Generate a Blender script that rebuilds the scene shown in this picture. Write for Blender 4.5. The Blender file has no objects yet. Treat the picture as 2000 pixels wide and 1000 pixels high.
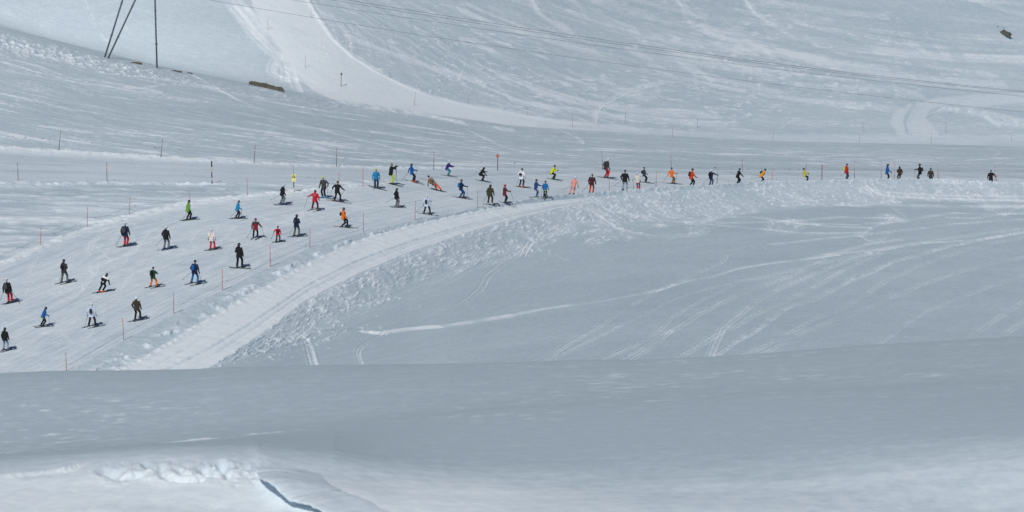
import bpy, math, random
import numpy as np
from mathutils import Vector, Matrix
random.seed(7)
RS = np.random.RandomState(11)
scene = bpy.context.scene
COL = scene.collection
R = math.radians
# ------------------------------------------------------------------ camera
F = 8333.0                      # focal length in photograph pixels (2000 px wide)
PITCH = R(12.0)
CP, SP = math.cos(PITCH), math.sin(PITCH)
def uv_ts(u, v):
    uu = (np.asarray(u, float) - 1000) / F
    vv = (500 - np.asarray(v, float)) / F
    dy = CP + vv * SP
    return uu / dy, (-SP + vv * CP) / dy
def project(x, y, z):
    d = y * CP - z * SP
    return 1000 + F * x / d, 500 - F * (y * SP + z * CP) / d
# ------------------------------------------------------------------ noise
_T = [RS.rand(512, 512).astype(np.float32) for _ in range(4)]
def vnoise(x, y, s=0):
    t = _T[s % 4]
    x = x + 13.7 * s; y = y + 71.3 * s
    xi = np.floor(x).astype(np.int32); yi = np.floor(y).astype(np.int32)
    fx = (x - xi).astype(np.float32); fy = (y - yi).astype(np.float32)
    fx = fx * fx * (3 - 2 * fx); fy = fy * fy * (3 - 2 * fy)
    x0 = xi & 511; x1 = (xi + 1) & 511; y0 = yi & 511; y1 = (yi + 1) & 511
    a = t[x0, y0]; b = t[x1, y0]; c = t[x0, y1]; d = t[x1, y1]
    return (a + (b - a) * fx) * (1 - fy) + (c + (d - c) * fx) * fy
def fbm(x, y, o=4, s=0, g=0.5):
    r = 0; a = 1; n = 0
    for i in range(o):
        r = r + a * vnoise(x * 2.03 ** i, y * 2.03 ** i, s + i)
        n += a; a *= g
    return r / n
def sstep(a, b, x):
    t = np.clip((x - a) / (b - a), 0, 1)
    return t * t * (3 - 2 * t)
# ------------------------------------------------------------------ terrain, a polar height field seen from the camera's ridge
ucol = np.concatenate([np.linspace(-7000, -260, 26, endpoint=False), np.linspace(-260, -20, 60, endpoint=False),
                       np.linspace(-20, 2020, 1290), np.linspace(2020, 2260, 60)[1:], np.linspace(2260, 9000, 27)[1:]])
tcol = (ucol - 1000) / F / CP
NC = len(ucol)
ufine = np.clip(ucol, -300, 2300)
def cv(pts, sm=45):
    p = np.array(pts, float)
    x = np.arange(-400, 2401, 5.0)
    y = np.interp(x, p[:, 0], p[:, 1])
    k = max(1, int(sm / 5)); ker = np.hanning(2 * k + 3)[1:-1]; ker /= ker.sum()
    yp = np.pad(y, len(ker) // 2, mode='reflect', reflect_type='odd')
    y = np.convolve(yp, ker, 'valid')
    return np.interp(ufine, x, y)
def vs(v):   # slope z/Y for image row v along the columns
    return uv_ts(ufine, v)[1]
zK = cv([(-300,-67),(500,-67.6),(800,-69.3),(1100,-73),(1400,-77),(1700,-81),(2000,-85),(2300,-89)], 400)
vK = cv([(-300,960),(0,790),(60,760),(129,726),(241,664),(338,613),(434,566),(528,520),(606,484),(710,453),(811,430),(932,406),(1060,388),(1180,378),(1300,370),(1440,363),(1600,358),(1750,354.5),(1830,353),(1930,359),(2000,362),(2300,372)], 25)
vP = cv([(-300,570),(0,514),(80,481),(170,444),(254,420),(371,394),(483,380),(573,374),(709,362),(800,354),(932,345),(1060,342),(1180,337),(1310,340),(1450,343),(1600,345),(1800,347.5),(2000,350),(2300,352)], 25)
zP = cv([(-300,-67.2),(600,-67.9),(800,-69.8),(1000,-74),(1100,-75.8),(1400,-80),(1700,-83.9),(2000,-87.8),(2300,-92)], 300)
vD = cv([(-300,276),(0,288),(250,304),(500,319),(650,326),(750,329),(1000,331),(1180,331),(1310,332),(1500,334),(2000,338),(2300,341)])
zD = cv([(-300,-68.0),(500,-68.7),(750,-71.2),(1000,-75.3),(1180,-77.6),(1400,-81.1),(1700,-85.7),(2000,-89.9),(2300,-94.5)], 300)
vE = cv([(-300,10),(0,62),(100,84),(200,108),(300,130),(400,149),(550,178),(650,198),(800,219),(1000,246),(1200,259),(1500,276),(2000,286),(2300,290)], 30)
zE = cv([(-300,-67),(0,-68),(200,-68.8),(400,-70.3),(600,-73),(800,-76.5),(1000,-80.5),(1200,-85),(1500,-92),(2000,-102),(2300,-108)], 400)
vF = cv([(-300,0),(0,44),(100,74),(200,98),(300,124),(400,144),(550,172),(650,193),(800,214),(1000,241),(1200,254),(1500,271),(2000,280),(2300,284)], 30)
vL = cv([(-300,1150),(0,930),(200,820),(400,725),(500,690),(600,655),(700,612),(800,570),(900,522),(1000,486),(1100,458),(1200,441),(1300,429),(1450,419),(1600,405),(1800,396),(2000,396),(2300,398)], 25)
zF_ = cv([(-300,-69.2),(600,-69.1),(800,-69.9),(1000,-72.0),(1200,-75.5),(1500,-82.2),(1800,-88.6),(2000,-91.9),(2300,-96)])
vR = cv([(-300,1080),(0,900),(200,800),(300,760),(400,722),(500,658),(600,582),(700,533),(800,491),(900,457),(1000,428),(1100,404),(1200,391),(1300,380),(1500,368),(1800,362),(2000,371),(2300,380)], 25)
vRt = cv([(-300,1010),(0,845),(130,775),(230,724),(300,690),(400,628),(500,572),(600,518),(700,470),(800,442),(900,420),(1000,402),(1100,390),(1200,382),(1300,374),(1500,364),(1800,356.5),(2000,365),(2300,375)], 25)
v2 = cv([(-300,905),(0,888),(250,872),(500,846),(750,822),(1000,801),(1250,789),(1500,776),(1750,762),(2000,750),(2300,738)], 200)
v1 = cv([(-300,735),(0,728),(100,724),(250,723),(380,721),(430,718),(500,717),(640,714),(750,713),(870,710),(1000,707),(1130,702),(1250,702),(1350,698),(1500,689),(1620,681),(1750,671),(1810,669),(1900,663),(2000,656),(2300,640)], 20)
vN = cv([(-300,940),(0,938),(120,930),(250,916),(500,916),(650,938),(800,950),(1000,952),(1200,948),(1500,938),(1750,920),(2000,900),(2300,880)], 170)
one = np.ones(NC)
knY, knZ = [], []
def addY(v, Y): s = vs(v); Y = Y * one; knY.append(Y); knZ.append(s * Y)
def addZ(v, z): s = vs(v); z = z * one; knY.append(z / s); knZ.append(z)
def addYZ(Y, z): knY.append(Y * one); knZ.append(z * one)
addYZ(3, -1.9)                                    # 0
addYZ(35, -11.2)                                  # 1
addY(1062, 55.3)                                  # 2
addY(1000 + 0 * vN, cv([(-300,57.2),(500,57.1),(800,57.0),(1200,56.75),(2300,56.6)], 300))                         # 3 bottom edge of the frame
addY(vN, 58.8)                                    # 4 top of the near drift
addY(v2, 66.5)                                    # 5
addY(v2 - 9, 67.8)                                # 6
addY(v1, 77.0)                                    # 7 crest of the near ridge
addY(v1 + 130, 95)                                # 8 hidden
addY(v1 + 190, 200)                               # 9 hidden
YR = (zK - 0.35) / vs(vR)
YL = YR / (1 + (vL - vR) / F / np.sin(np.radians(cv([(-300,20),(700,20),(1000,21),(1200,18),(2300,16)]))))
zL = YL * vs(vL)
addZ(np.maximum(vL + 60, v1 + 55), zL - .12)       # 10 front of the basin
addZ(vL, zL)                                      # 11 foot of the lumpy bank
addZ(vR, zK - 0.35)                               # 12 track, lower side
addZ(vRt, zK - 0.22)                              # 13 track, upper side
addZ(vK, zK)                                      # 14 lower edge of the piste
drop = np.interp(ufine, [930,1020,1110,1400,1550,1650,1720,1790,1815,1850,1930,2300], [0,.28,.42,.45,.40,.3,.5,.65,1.05,1.15,1.05,1.0])
knY.append(knY[14] + 2.2 + drop * 1.5); knZ.append(knZ[14] - drop - 0.02)   # 15
addZ(vP, zP)                                      # 16 upper edge of the piste
vQ = np.minimum(cv([(-300,366),(0,356),(209,356),(413,358),(550,360),(650,357),(709,352),(2300,352)]), vP - 7)
zQ = zP - 0.05 - 0.35 * (sstep(700, 1000, ufine))
addZ(vQ, zQ)                                      # 17 lower edge of the second piste
addZ(np.minimum(vD, vQ - 2), zD)                  # 18 its upper edge
addZ(vE, zE)                                      # 19 ridge line
YE = knY[19]
addY(vF, YE + cv([(-300,38),(200,35),(600,22),(2300,22)], 200))   # 20
def up(vprev, vnew, Yp, gdeg):
    return Yp * (1 + (vprev - vnew) / F / np.sin(np.radians(gdeg)))
g1 = cv([(-300,27),(200,26),(600,21),(900,19.5),(1300,19),(2300,20)], 250)
g2 = cv([(-300,28),(200,27),(600,22.5),(900,23),(1300,25),(1700,29),(2300,31)], 250)
vG1 = vF - 0.5 * (vF + 60)
Y21 = up(vF, vG1, knY[20], g1); addY(vG1, Y21)    # 21
Y22 = up(vG1, -60, Y21, g2); addY(-60 * one, Y22) # 22
addY(-420 * one, up(-60, -420, Y22, g2 + 1))      # 23
knY.append(knY[23] + 80); knZ.append(knZ[23] - 10)
KY = np.array(knY); KZ = np.array(knZ)
for k in range(1, len(KY)):                        # keep the rows in order
    bad = KY[k] < KY[k-1] + 0.6
    KZ[k] = np.where(bad, KZ[k-1] + (KZ[k]-KZ[k-1]), KZ[k]); KY[k] = np.where(bad, KY[k-1] + 0.6, KY[k])
nrow = [6,6,20,84,90,10,76,14,8,10,520,140,72,44,8,200,110,56,170,20,130,120,18,4]
SEG = np.concatenate([[0], np.cumsum(nrow)])
W = np.concatenate([k + np.arange(n) / n for k, n in enumerate(nrow)] + [[len(nrow)]])
NR = len(W)
h = np.diff(KY, axis=0); dl = np.diff(KZ, axis=0) / h
m = np.zeros_like(KY)
w1 = 2*h[1:] + h[:-1]; w2 = h[1:] + 2*h[:-1]
same = dl[:-1] * dl[1:] > 0
with np.errstate(divide='ignore', invalid='ignore'):
    hm = (w1 + w2) / (w1 / dl[:-1] + w2 / dl[1:])
m[1:-1] = np.where(same, hm, 0); m[0] = dl[0]; m[-1] = dl[-1]; m[7] = KZ[7] / KY[7]
PY = np.empty((NR, NC)); PZ = np.empty((NR, NC))
for r in range(NR):
    k = min(int(W[r]), len(nrow) - 1); t = W[r] - k
    PY[r] = KY[k] + t * h[k]
    h00 = 2*t**3 - 3*t**2 + 1; h10 = t**3 - 2*t**2 + t; h01 = -2*t**3 + 3*t**2; h11 = t**3 - t**2
    PZ[r] = h00*KZ[k] + h10*h[k]*m[k] + h01*KZ[k+1] + h11*h[k]*m[k+1]
PX = PY * tcol[None, :]
U, V = project(PX, PY, PZ)
WW = W[:, None] + 0 * PX
def seg(k0, k1): return slice(SEG[k0], SEG[k1] + 1)
def wband(a, b, f=0.15): return (sstep(a - f, a + f, W) * (1 - sstep(b - f, b + f, W)))[:, None]
def wpeak(c, s): return np.exp(-((W - c) / s) ** 2)[:, None]
DZ = np.zeros((NR, NC), np.float32); TONE = np.zeros((NR, NC), np.float32)
_in = (ucol > 0) & (ucol < 2000)
YF = PY[:, _in].mean(axis=1)          # depth along the terrain's own grain: streaks and clods follow the natural lines of the slope
YFF = (YF[:, None] + 0 * PX)
YFF[SEG[11]:SEG[18]] = PY[SEG[11]:SEG[18]]
for _a, _b, _k in ((20, 24, 20),):
    YFF[SEG[_a]:SEG[_b]] = PY[SEG[_a]:SEG[_b]] - KY[_k][None, :] + YF[SEG[_k]]
def on(k0, k1):
    s = seg(k0, k1); return s, PX[s], YFF[s], U[s], V[s], WW[s]
# broad undulation everywhere beyond the ridge
s, X, Y, u_, v_, w_ = on(10, 24)
DZ[s] += (fbm(X/22, Y/22, 2, 1) - .5) * 0.30 * sstep(18, 19, w_)
DZ[s] += (fbm(X/9, Y/9, 2, 2) - .5) * 0.07
TONE[s] += (fbm(X/14, Y/5, 3, 3) - .5) * 0.25
# 10-11 the field: smooth wind crust
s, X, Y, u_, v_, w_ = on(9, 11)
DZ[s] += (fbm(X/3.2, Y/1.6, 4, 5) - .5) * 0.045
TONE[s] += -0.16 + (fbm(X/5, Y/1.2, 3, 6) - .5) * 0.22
# lumpy bank: ploughed snow clods
s, X, Y, u_, v_, w_ = on(10, 15)
edge = 11.0 + (fbm(X/4, Y/4, 3, 7) - .5) * 0.9
lm = sstep(edge - 0.03, edge + 0.16, w_) * (1 - sstep(11.90, 12.02, w_) * (1 - sstep(1080, 1220, u_)))
lm *= (1 - sstep(13.75, 14.0, w_) * (1 - sstep(980, 1100, u_)))
lumpm = lm
bil = np.abs(fbm(X/0.9, Y/0.9, 3, 8, .6) - .5) * 2
Yk = np.where(w_ > 11, PY[s] - KY[14][None, :] + YF[SEG[14]], PY[s] - KY[14][None, :] + YF[SEG[14]])
bx = X - .3 * Yk + .5*(fbm(X/2, Yk/2, 2, 71)-.5); by = Yk + .8 * X
cl = fbm(bx/0.42, by/0.50, 3, 9, .72)
cbig = fbm(X/1.7, Y/2.2, 3, 76)
cl = cl + (cbig - .5) * .25
amp = np.interp(u_, [300, 900, 1150, 1500, 2000], [1.0, .9, .65, .5, .35])
DZ[s] += lm * amp * ((0.5 - bil) * 0.12 + (np.clip(cl - .50, 0, 1)) * 0.46 - 0.03)
TONE[s] += lm * (0.20 + 3.6 * (.3 + .7*amp) * np.clip(cl - .52, 0, 1) + (fbm(X/2.5, Y/2.5, 2, 10) - .5) * .3)
# thin scatter of clods below the bank edge
sc = np.clip(fbm(X/0.30, PY[s]/0.45, 2, 12) - .70, 0, 1) * np.clip(fbm(X/6, PY[s]/6, 2, 13) - .40, 0, 1) * sstep(10.55, 10.95, w_) * (1 - sstep(11.0, 11.2, w_)) * (1 - sstep(1050, 1150, u_))
DZ[s] += sc * 1.6; TONE[s] += sc * 20
# 12-13 the groomer track
rm = wband(12, 13, .03)[s] * (1 - sstep(1080, 1200, u_))
q = w_ - 12
rut = fbm(u_/260, q*26, 2, 14) - .5
DZ[s] += rm * (rut * 0.05 + (fbm(X/.8, Y/.8, 3, 15) - .5) * 0.07 - 0.13 * np.exp(-((q - .38)/.035)**2) + 0.09 * np.exp(-((q-.30)/.05)**2) - .05*np.exp(-((q-.2)/.02)**2))
TONE[s] += rm * (0.78 + rut * .5 + (fbm(X/.5, Y/.6, 3, 16) - .5) * .7 + (fbm(u_/60, q*60, 2, 78) - .5) * .5 - .35 * np.exp(-((q - .40)/.05)**2)- .2 * np.exp(-((q - .2)/.03)**2))
# 13-14 shoulder between track and piste, crumbled edge
sm_ = wband(13, 14, .04)[s] * (1 - sstep(1000, 1120, u_))
q = w_ - 13
brk = sstep(.48, .62, fbm(X/1.1, Y/1.1, 3, 17)) * np.exp(-((q - .38)/.22)**2)
DZ[s] += sm_ * (brk * 0.24 + (fbm(X/.5, Y/.6, 3, 18) - .5) * 0.10 - .05)
TONE[s] += sm_ * (brk * .35 + .05 + (fbm(X/.6, Y/.5, 2, 19) - .5) * .3)
bm = np.exp(-((q - .04) / .09)**2) * (1 - sstep(950, 1100, u_))
DZ[s] += bm * (0.12 + 0.3 * (fbm(X/.55, Y/.55, 2, 20) - .4)); TONE[s] += bm * .35
# clods along the lower edge of the piste further away
s, X, Y, u_, v_, w_ = on(12, 15)
bm = np.exp(-((w_ - 14 + .12) / .22)**2) * sstep(930, 1050, u_)
DZ[s] += bm * (0.06 + 0.42 * np.clip(fbm(X/.45, Y/.7, 2, 21) - .42, 0, 1)); TONE[s] += bm * .3
# 14-16 the piste: brushed grooming along its length
s, X, Y, u_, v_, w_ = on(14, 17)
pm = wband(14, 16, .03)[s]
q = w_ - 15
st = fbm(u_/150, q*60, 3, 22) - .5
st2 = fbm(u_/420 + q*2.2, q*14, 2, 23) - .5
DZ[s] += pm * (st * 0.020 + (fbm(X/.7, Y/.9, 3, 24) - .5) * 0.020)
cr = fbm(u_/26, q*150, 2, 75) - .5
TONE[s] += pm * (0.30 + st * .36 + cr * .50 + st2 * .22 + (fbm(X/1.4, Y/1.1, 3, 25) - .5) * .22)
DZ[s] += pm * cr * .03
# upper berm of the piste
wid = np.interp(u_, [0, 600, 1000], [.020, .035, .06])
bz = 16.0 - .01
bb = np.exp(-((np.where(w_ > bz, (w_ - bz)*1.0, w_ - bz)) / (wid + .015))**2) * (1 - sstep(640, 900, u_) * .8)
DZ[s] += bb * (0.11 + 0.22 * (fbm(X/.5, Y/.5, 2, 26) - .45)); TONE[s] += bb * .42
# 16-17 rough natural snow between the pistes
s, X, Y, u_, v_, w_ = on(15, 18)
nm = wband(16, 17, .05)[s] * (1 - .6 * sstep(800, 1000, u_))
sx = X * .95 - Y * .3
stv = fbm(X/7, Y/1.1 + X/9, 3, 27)
DZ[s] += nm * ((stv - .5) * 0.22 + (fbm(X/1.1, Y/.9, 3, 28) - .5) * .14)
TONE[s] += nm * (0.05 + (stv - .45) * 1.2 + (np.clip(fbm(X/1.5, Y/.8, 2, 29) - .55, 0, 1)) * 1.6)
# 17-18 second piste
s, X, Y, u_, v_, w_ = on(16, 19)
pm = wband(17, 18, .03)[s]
q = w_ - 17
DZ[s] += pm * (fbm(u_/300, q*12, 2, 30) - .5) * .05
TONE[s] += pm * (.22 + (fbm(u_/260, q*16, 3, 31) - .5) * .35 + (fbm(X/1.2, Y/1.0, 2, 32) - .5) * .15)
bm = np.exp(-((w_ - 18) / np.where(w_ < 18, .10, .012))**2) * (1 - sstep(850, 1050, u_) * .75)
DZ[s] += bm * (0.16 + .28 * (fbm(X/.55, Y/.6, 3, 33) - .45)); TONE[s] += bm * .48
bm = np.exp(-((w_ - 17 + .03) / .035)**2) * (1 - sstep(350, 520, u_))
DZ[s] += bm * (.08 + .4 * (fbm(X/.45, Y/.6, 3, 34) - .45)); TONE[s] += bm * .3
# 18-19 wind-streaked slope
s, X, Y, u_, v_, w_ = on(17, 20)
wm = wband(18, 19, .02)[s]
Xc = np.clip(X, -70, 60)
a = X + 0; b = Y + .24 * Xc - .0026 * Xc * Xc + 1.6 * (fbm(X/14, Y/10, 2, 72) - .5)
s1 = fbm(a/7, b/1.1, 4, 35, .6); s2 = fbm(a/2.4, b/.5, 3, 36, .6); big = fbm(X/18, Y/9, 3, 37)
s3 = fbm(a/.9, b/.5, 2, 73)
lowd = sstep(19.0, 18.35, w_)
dens = sstep(.38, .62, big)
TONE[s] += wm * (-0.05 + 3.0 * np.clip(s1 - .60, 0, 1) * (.25 + lowd) * (.4 + dens) + 3.2 * np.clip(s2 - .61, 0, 1) * dens + 1.5 * np.clip(s3 - .68, 0, 1) + (big - .5) * .15)
DZ[s] += wm * ((s1 - .5) * .12 + (s2 - .5) * .09)
# debris along the ridge line on the left, fading right
rg = np.exp(-((w_ - 18.90 + .0) / .085)**2) * (np.interp(u_, [-100, 250, 420, 640, 800, 1200], [1, .9, .25, .45, .25, 0]))
dn = fbm(X/.45, Y/.9, 3, 38, .65)
DZ[s] += rg * np.clip(dn - .45, 0, 1) * .75; TONE[s] += rg * (np.clip(dn - .45, 0, 1) * 3.0)
# dark side beyond the ridge
s, X, Y, u_, v_, w_ = on(18, 21)
DZ[s] += wband(19, 20, .05)[s] * (fbm(X/3, Y/3, 2, 39) - .5) * .05
# 20-23 the far hillside
s, X, Y, u_, v_, w_ = on(19, 24)
hm_ = sstep(19.9, 20.1, w_)
yr = Y - YF[SEG[20]]
gx = 15 * np.exp(-X / 30) * (.35 + .65 * sstep(-2, 28, yr))
a = X; b = yr - gx + 2.5 * (fbm(X/16, Y/16, 2, 70) - .5)
mid = sstep(560, 700, u_) * (1 - sstep(1500, 1900, u_) * .75)
lo = sstep(-20, 120, v_)
f1 = fbm(a/10, b/1.3, 3, 40, .6); f2 = fbm(a/2.4, b/.7, 3, 41, .6); f3 = fbm(a/30, b/5, 2, 42)
fl = fbm(X/1.1, (Y + .10*X)/.50, 3, 43, .6); fd = sstep(.35, .62, fbm(X/9, Y/9, 2, 74))
TONE[s] += hm_ * (0.08 + mid * (.55 * np.clip(f1 - .55, 0, 1) + .9*np.clip(f2 - .58, 0, 1)*(.4+fd) + (.3 + lo) * 1.8*np.clip(fl - .60, 0, 1) * (.3 + fd)) + (f3 - .5) * .12 * (.15 + mid) + (f1 - .5) * .06 + .7*np.clip(fl - .62, 0, 1))
DZ[s] += hm_ * ((f1 - .5) * .11 * (0.3 + mid) + (f2 - .5) * .10 * (.3 + mid) + (fl - .5) * .10 * mid * fd)
DZ[s] += hm_ * (f3 - .5) * .40 * (.2 + mid)
# avalanche clods beside the far piste
cm = sstep(600, 640, u_) * (1 - sstep(900, 1010, u_)) * sstep(20, 60, v_)
cc = np.clip(fbm(X/.30, Y/.55, 2, 44) - .66, 0, 1) * np.clip(fbm(X/8, Y/8, 2, 45) - .3, 0, 1)
DZ[s] += hm_ * cm * cc * 1.6; TONE[s] += hm_ * cm * cc * 10
# foreground ridge
s, X, Y, u_, v_, w_ = on(2, 9)
fg1 = wband(5, 8, .3)[s]
k1 = fbm((X + Y*.2)/1.1, (Y - .12*X)/.55, 3, 46)
DZ[s] += (1 - sstep(5.5, 6.5, w_) * .55) * (fbm(X/.5, Y/.6, 2, 47) - .5) * .004 + (fbm(X/5, Y/4, 2, 48) - .5) * .07 * sstep(5, 6, w_)
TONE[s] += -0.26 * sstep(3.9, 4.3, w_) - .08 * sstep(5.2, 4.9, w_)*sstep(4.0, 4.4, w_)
fine = fbm((X)/.40, (Y - .08*X)/.13, 3, 49, .6)
dens = fbm(X/3, Y/1.5, 2, 50)
TONE[s] += sstep(4.3, 5, w_) * np.clip(fine - .62, 0, 1) * 3.2 * sstep(.42, .66, dens)
TONE[s] += np.exp(-((w_ - 5.6)/.5)**2) * np.clip(fine - .55, 0, 1) * 2.2 * sstep(.4, .6, dens)
# crumbled crust row along the middle ridge, left half
rr = np.exp(-((w_ - 4.98)/.05)**2) * (1 - sstep(420, 700, u_))
TONE[s] += rr * np.clip(fine - .42, 0, 1) * 3.0; DZ[s] += rr * np.clip(fine - .5, 0, 1) * .08
# near drift pillows
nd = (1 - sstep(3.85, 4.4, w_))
crk = sstep(180, 230, u_) * (1 - sstep(500, 540, u_)) * sstep(896, 910, v_) * (1 - sstep(935, 960, v_))
DZ[s] += crk * (fbm(X/.16, Y/.25, 3, 80, .6) - .5) * .09
p1 = fbm((X*.9 + Y*.7)/1.5, (Y*.9 - X*.5)/.8, 3, 51)
p1 = .5 + (fbm((X*.9 + Y*.5)/3.0, (Y*.9 - X*.15)/1.5, 2, 51) - .5)
DZ[s] += nd * (p1 - .5) * np.interp(u_, [300, 600, 1100], [.20, .16, .16]) + nd * sstep(620, 480, u_) * (fbm((X/.43 - Y/1.35)*.95, X/3, 3, 52, .45) - .5) * .20
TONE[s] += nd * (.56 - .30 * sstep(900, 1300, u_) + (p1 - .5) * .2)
# ------------------------------------------------------------------ look-ups
Vr = V - F * DZ * CP / (PY * CP - PZ * SP)
PZ2 = PZ + DZ
def column(t):
    c = float(np.interp(t, tcol, np.arange(NC))); i = min(int(c), NC - 2); f = c - i
    return i, f
def gz(x, y):
    i, f = column(x / y)
    za = np.interp(y, PY[:, i], PZ2[:, i]); zb = np.interp(y, PY[:, i+1], PZ2[:, i+1])
    return float(za * (1 - f) + zb * f)
def hit(u, v, k0=2, k1=23, last=False, full=False):
    """first (or last) place between the rows k0 and k1 where the ground stands at image point (u, v)"""
    t, sl = uv_ts(u, v); t = float(t); sl = float(sl)
    i, f = column(t)
    a, b = SEG[k0], SEG[k1] + 1
    Yc = PY[a:b, i]*(1-f) + PY[a:b, i+1]*f; Zc = PZ2[a:b, i]*(1-f) + PZ2[a:b, i+1]*f
    d = Zc / Yc - sl
    idx = np.where((d[:-1] <= 0) & (d[1:] > 0))[0]
    if len(idx) == 0:
        j = int(np.argmin(np.abs(d))); y = float(Yc[j]); rr = a + j
    else:
        j = int(idx[-1] if last else idx[0]); g = -d[j] / (d[j+1] - d[j]); y = float(Yc[j] + g * (Yc[j+1] - Yc[j])); rr = a + j + g
    x = t * y
    if full: return x, y, gz(x, y), rr, i + f
    return Vector((x, y, gz(x, y)))
# ------------------------------------------------------------------ ski tracks pressed into the snow
def track(pts, k0, k1, wid=.06, gap=.13, depth=.055, tone=.37, rough=.3, rim=.5):
    P = []
    for (ua, va), (ub, vb) in zip(pts[:-1], pts[1:]):
        n = max(2, int(math.hypot(ub-ua, (vb-va)*2) / 6))
        for i in range(n): P.append((ua + (ub-ua)*i/n, va + (vb-va)*i/n))
    P.append(pts[-1])
    Q = np.array(P, float)
    if len(Q) > 6:
        ker = np.array([1,2,3,2,1.])/9
        for c in (0, 1): Q[:, c] = np.convolve(np.pad(Q[:, c], 2, mode='reflect', reflect_type='odd'), ker, 'valid')
    H = [hit(a_, b_, k0, k1, full=True) for a_, b_ in Q]
    H = [h_ for h_ in H if SEG[k0] < h_[3] < SEG[k1]]
    if len(H) < 2: return
    H = np.array(H)
    rad = gap + wid * 2.5 + .15
    i0 = max(SEG[k0], int(H[:, 3].min()) - 8); i1 = min(SEG[k1], int(H[:, 3].max()) + 9)
    c0 = max(0, int(H[:, 4].min()) - 24); c1 = min(NC, int(H[:, 4].max()) + 25)
    G = np.zeros((i1-i0, c1-c0), np.float32); E = np.zeros((i1-i0, c1-c0), np.float32)
    X = PX[i0:i1, c0:c1]; Y = PY[i0:i1, c0:c1]
    for A, B in zip(H[:-1], H[1:]):
        ax, ay, bx, by = A[0], A[1], B[0], B[1]
        L2 = (bx-ax)**2 + (by-ay)**2
        if L2 < 1e-6 or L2 > 400: continue
        ra = int(min(A[3], B[3])) - 6 - i0; rb = int(max(A[3], B[3])) + 8 - i0
        ca = int(min(A[4], B[4])) - 18 - c0; cb = int(max(A[4], B[4])) + 19 - c0
        ra = max(0, ra); ca = max(0, ca)
        xs = X[ra:rb, ca:cb]; ys = Y[ra:rb, ca:cb]
        if xs.size == 0: continue
        t = np.clip(((xs-ax)*(bx-ax) + (ys-ay)*(by-ay)) / L2, 0, 1)
        d = np.hypot(xs - ax - t*(bx-ax), ys - ay - t*(by-ay))
        rc = int(A[3]) ; sy_ = PY[min(rc+1, NR-1), int(A[4])] - PY[rc, int(A[4])]
        hz_ = (abs(bx-ax) / math.sqrt(L2)) ** 6; ws = math.hypot(wid, .50 * sy_ * hz_); kk = (wid / ws) ** .55
        G[ra:rb, ca:cb] = np.maximum(G[ra:rb, ca:cb], kk * np.exp(-((d - gap) / ws) ** 2))
        E[ra:rb, ca:cb] = np.maximum(E[ra:rb, ca:cb], kk * np.exp(-((d - gap - ws*1.6) / (ws*.8)) ** 2))
    g, e = G, E
    n = fbm(X/.5, Y/.6, 2, 60)
    keep = sstep(.30, .45, fbm(X/5, Y/5, 2, 61)) * .6 + .4
    DZ[i0:i1, c0:c1] += (-g*depth + e*depth*rim*(.5 + n)) * keep
    TONE[i0:i1, c0:c1] += np.maximum(g*.9, e*.7) * tone * (1 + (n-.5)*2*rough) * keep
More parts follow.
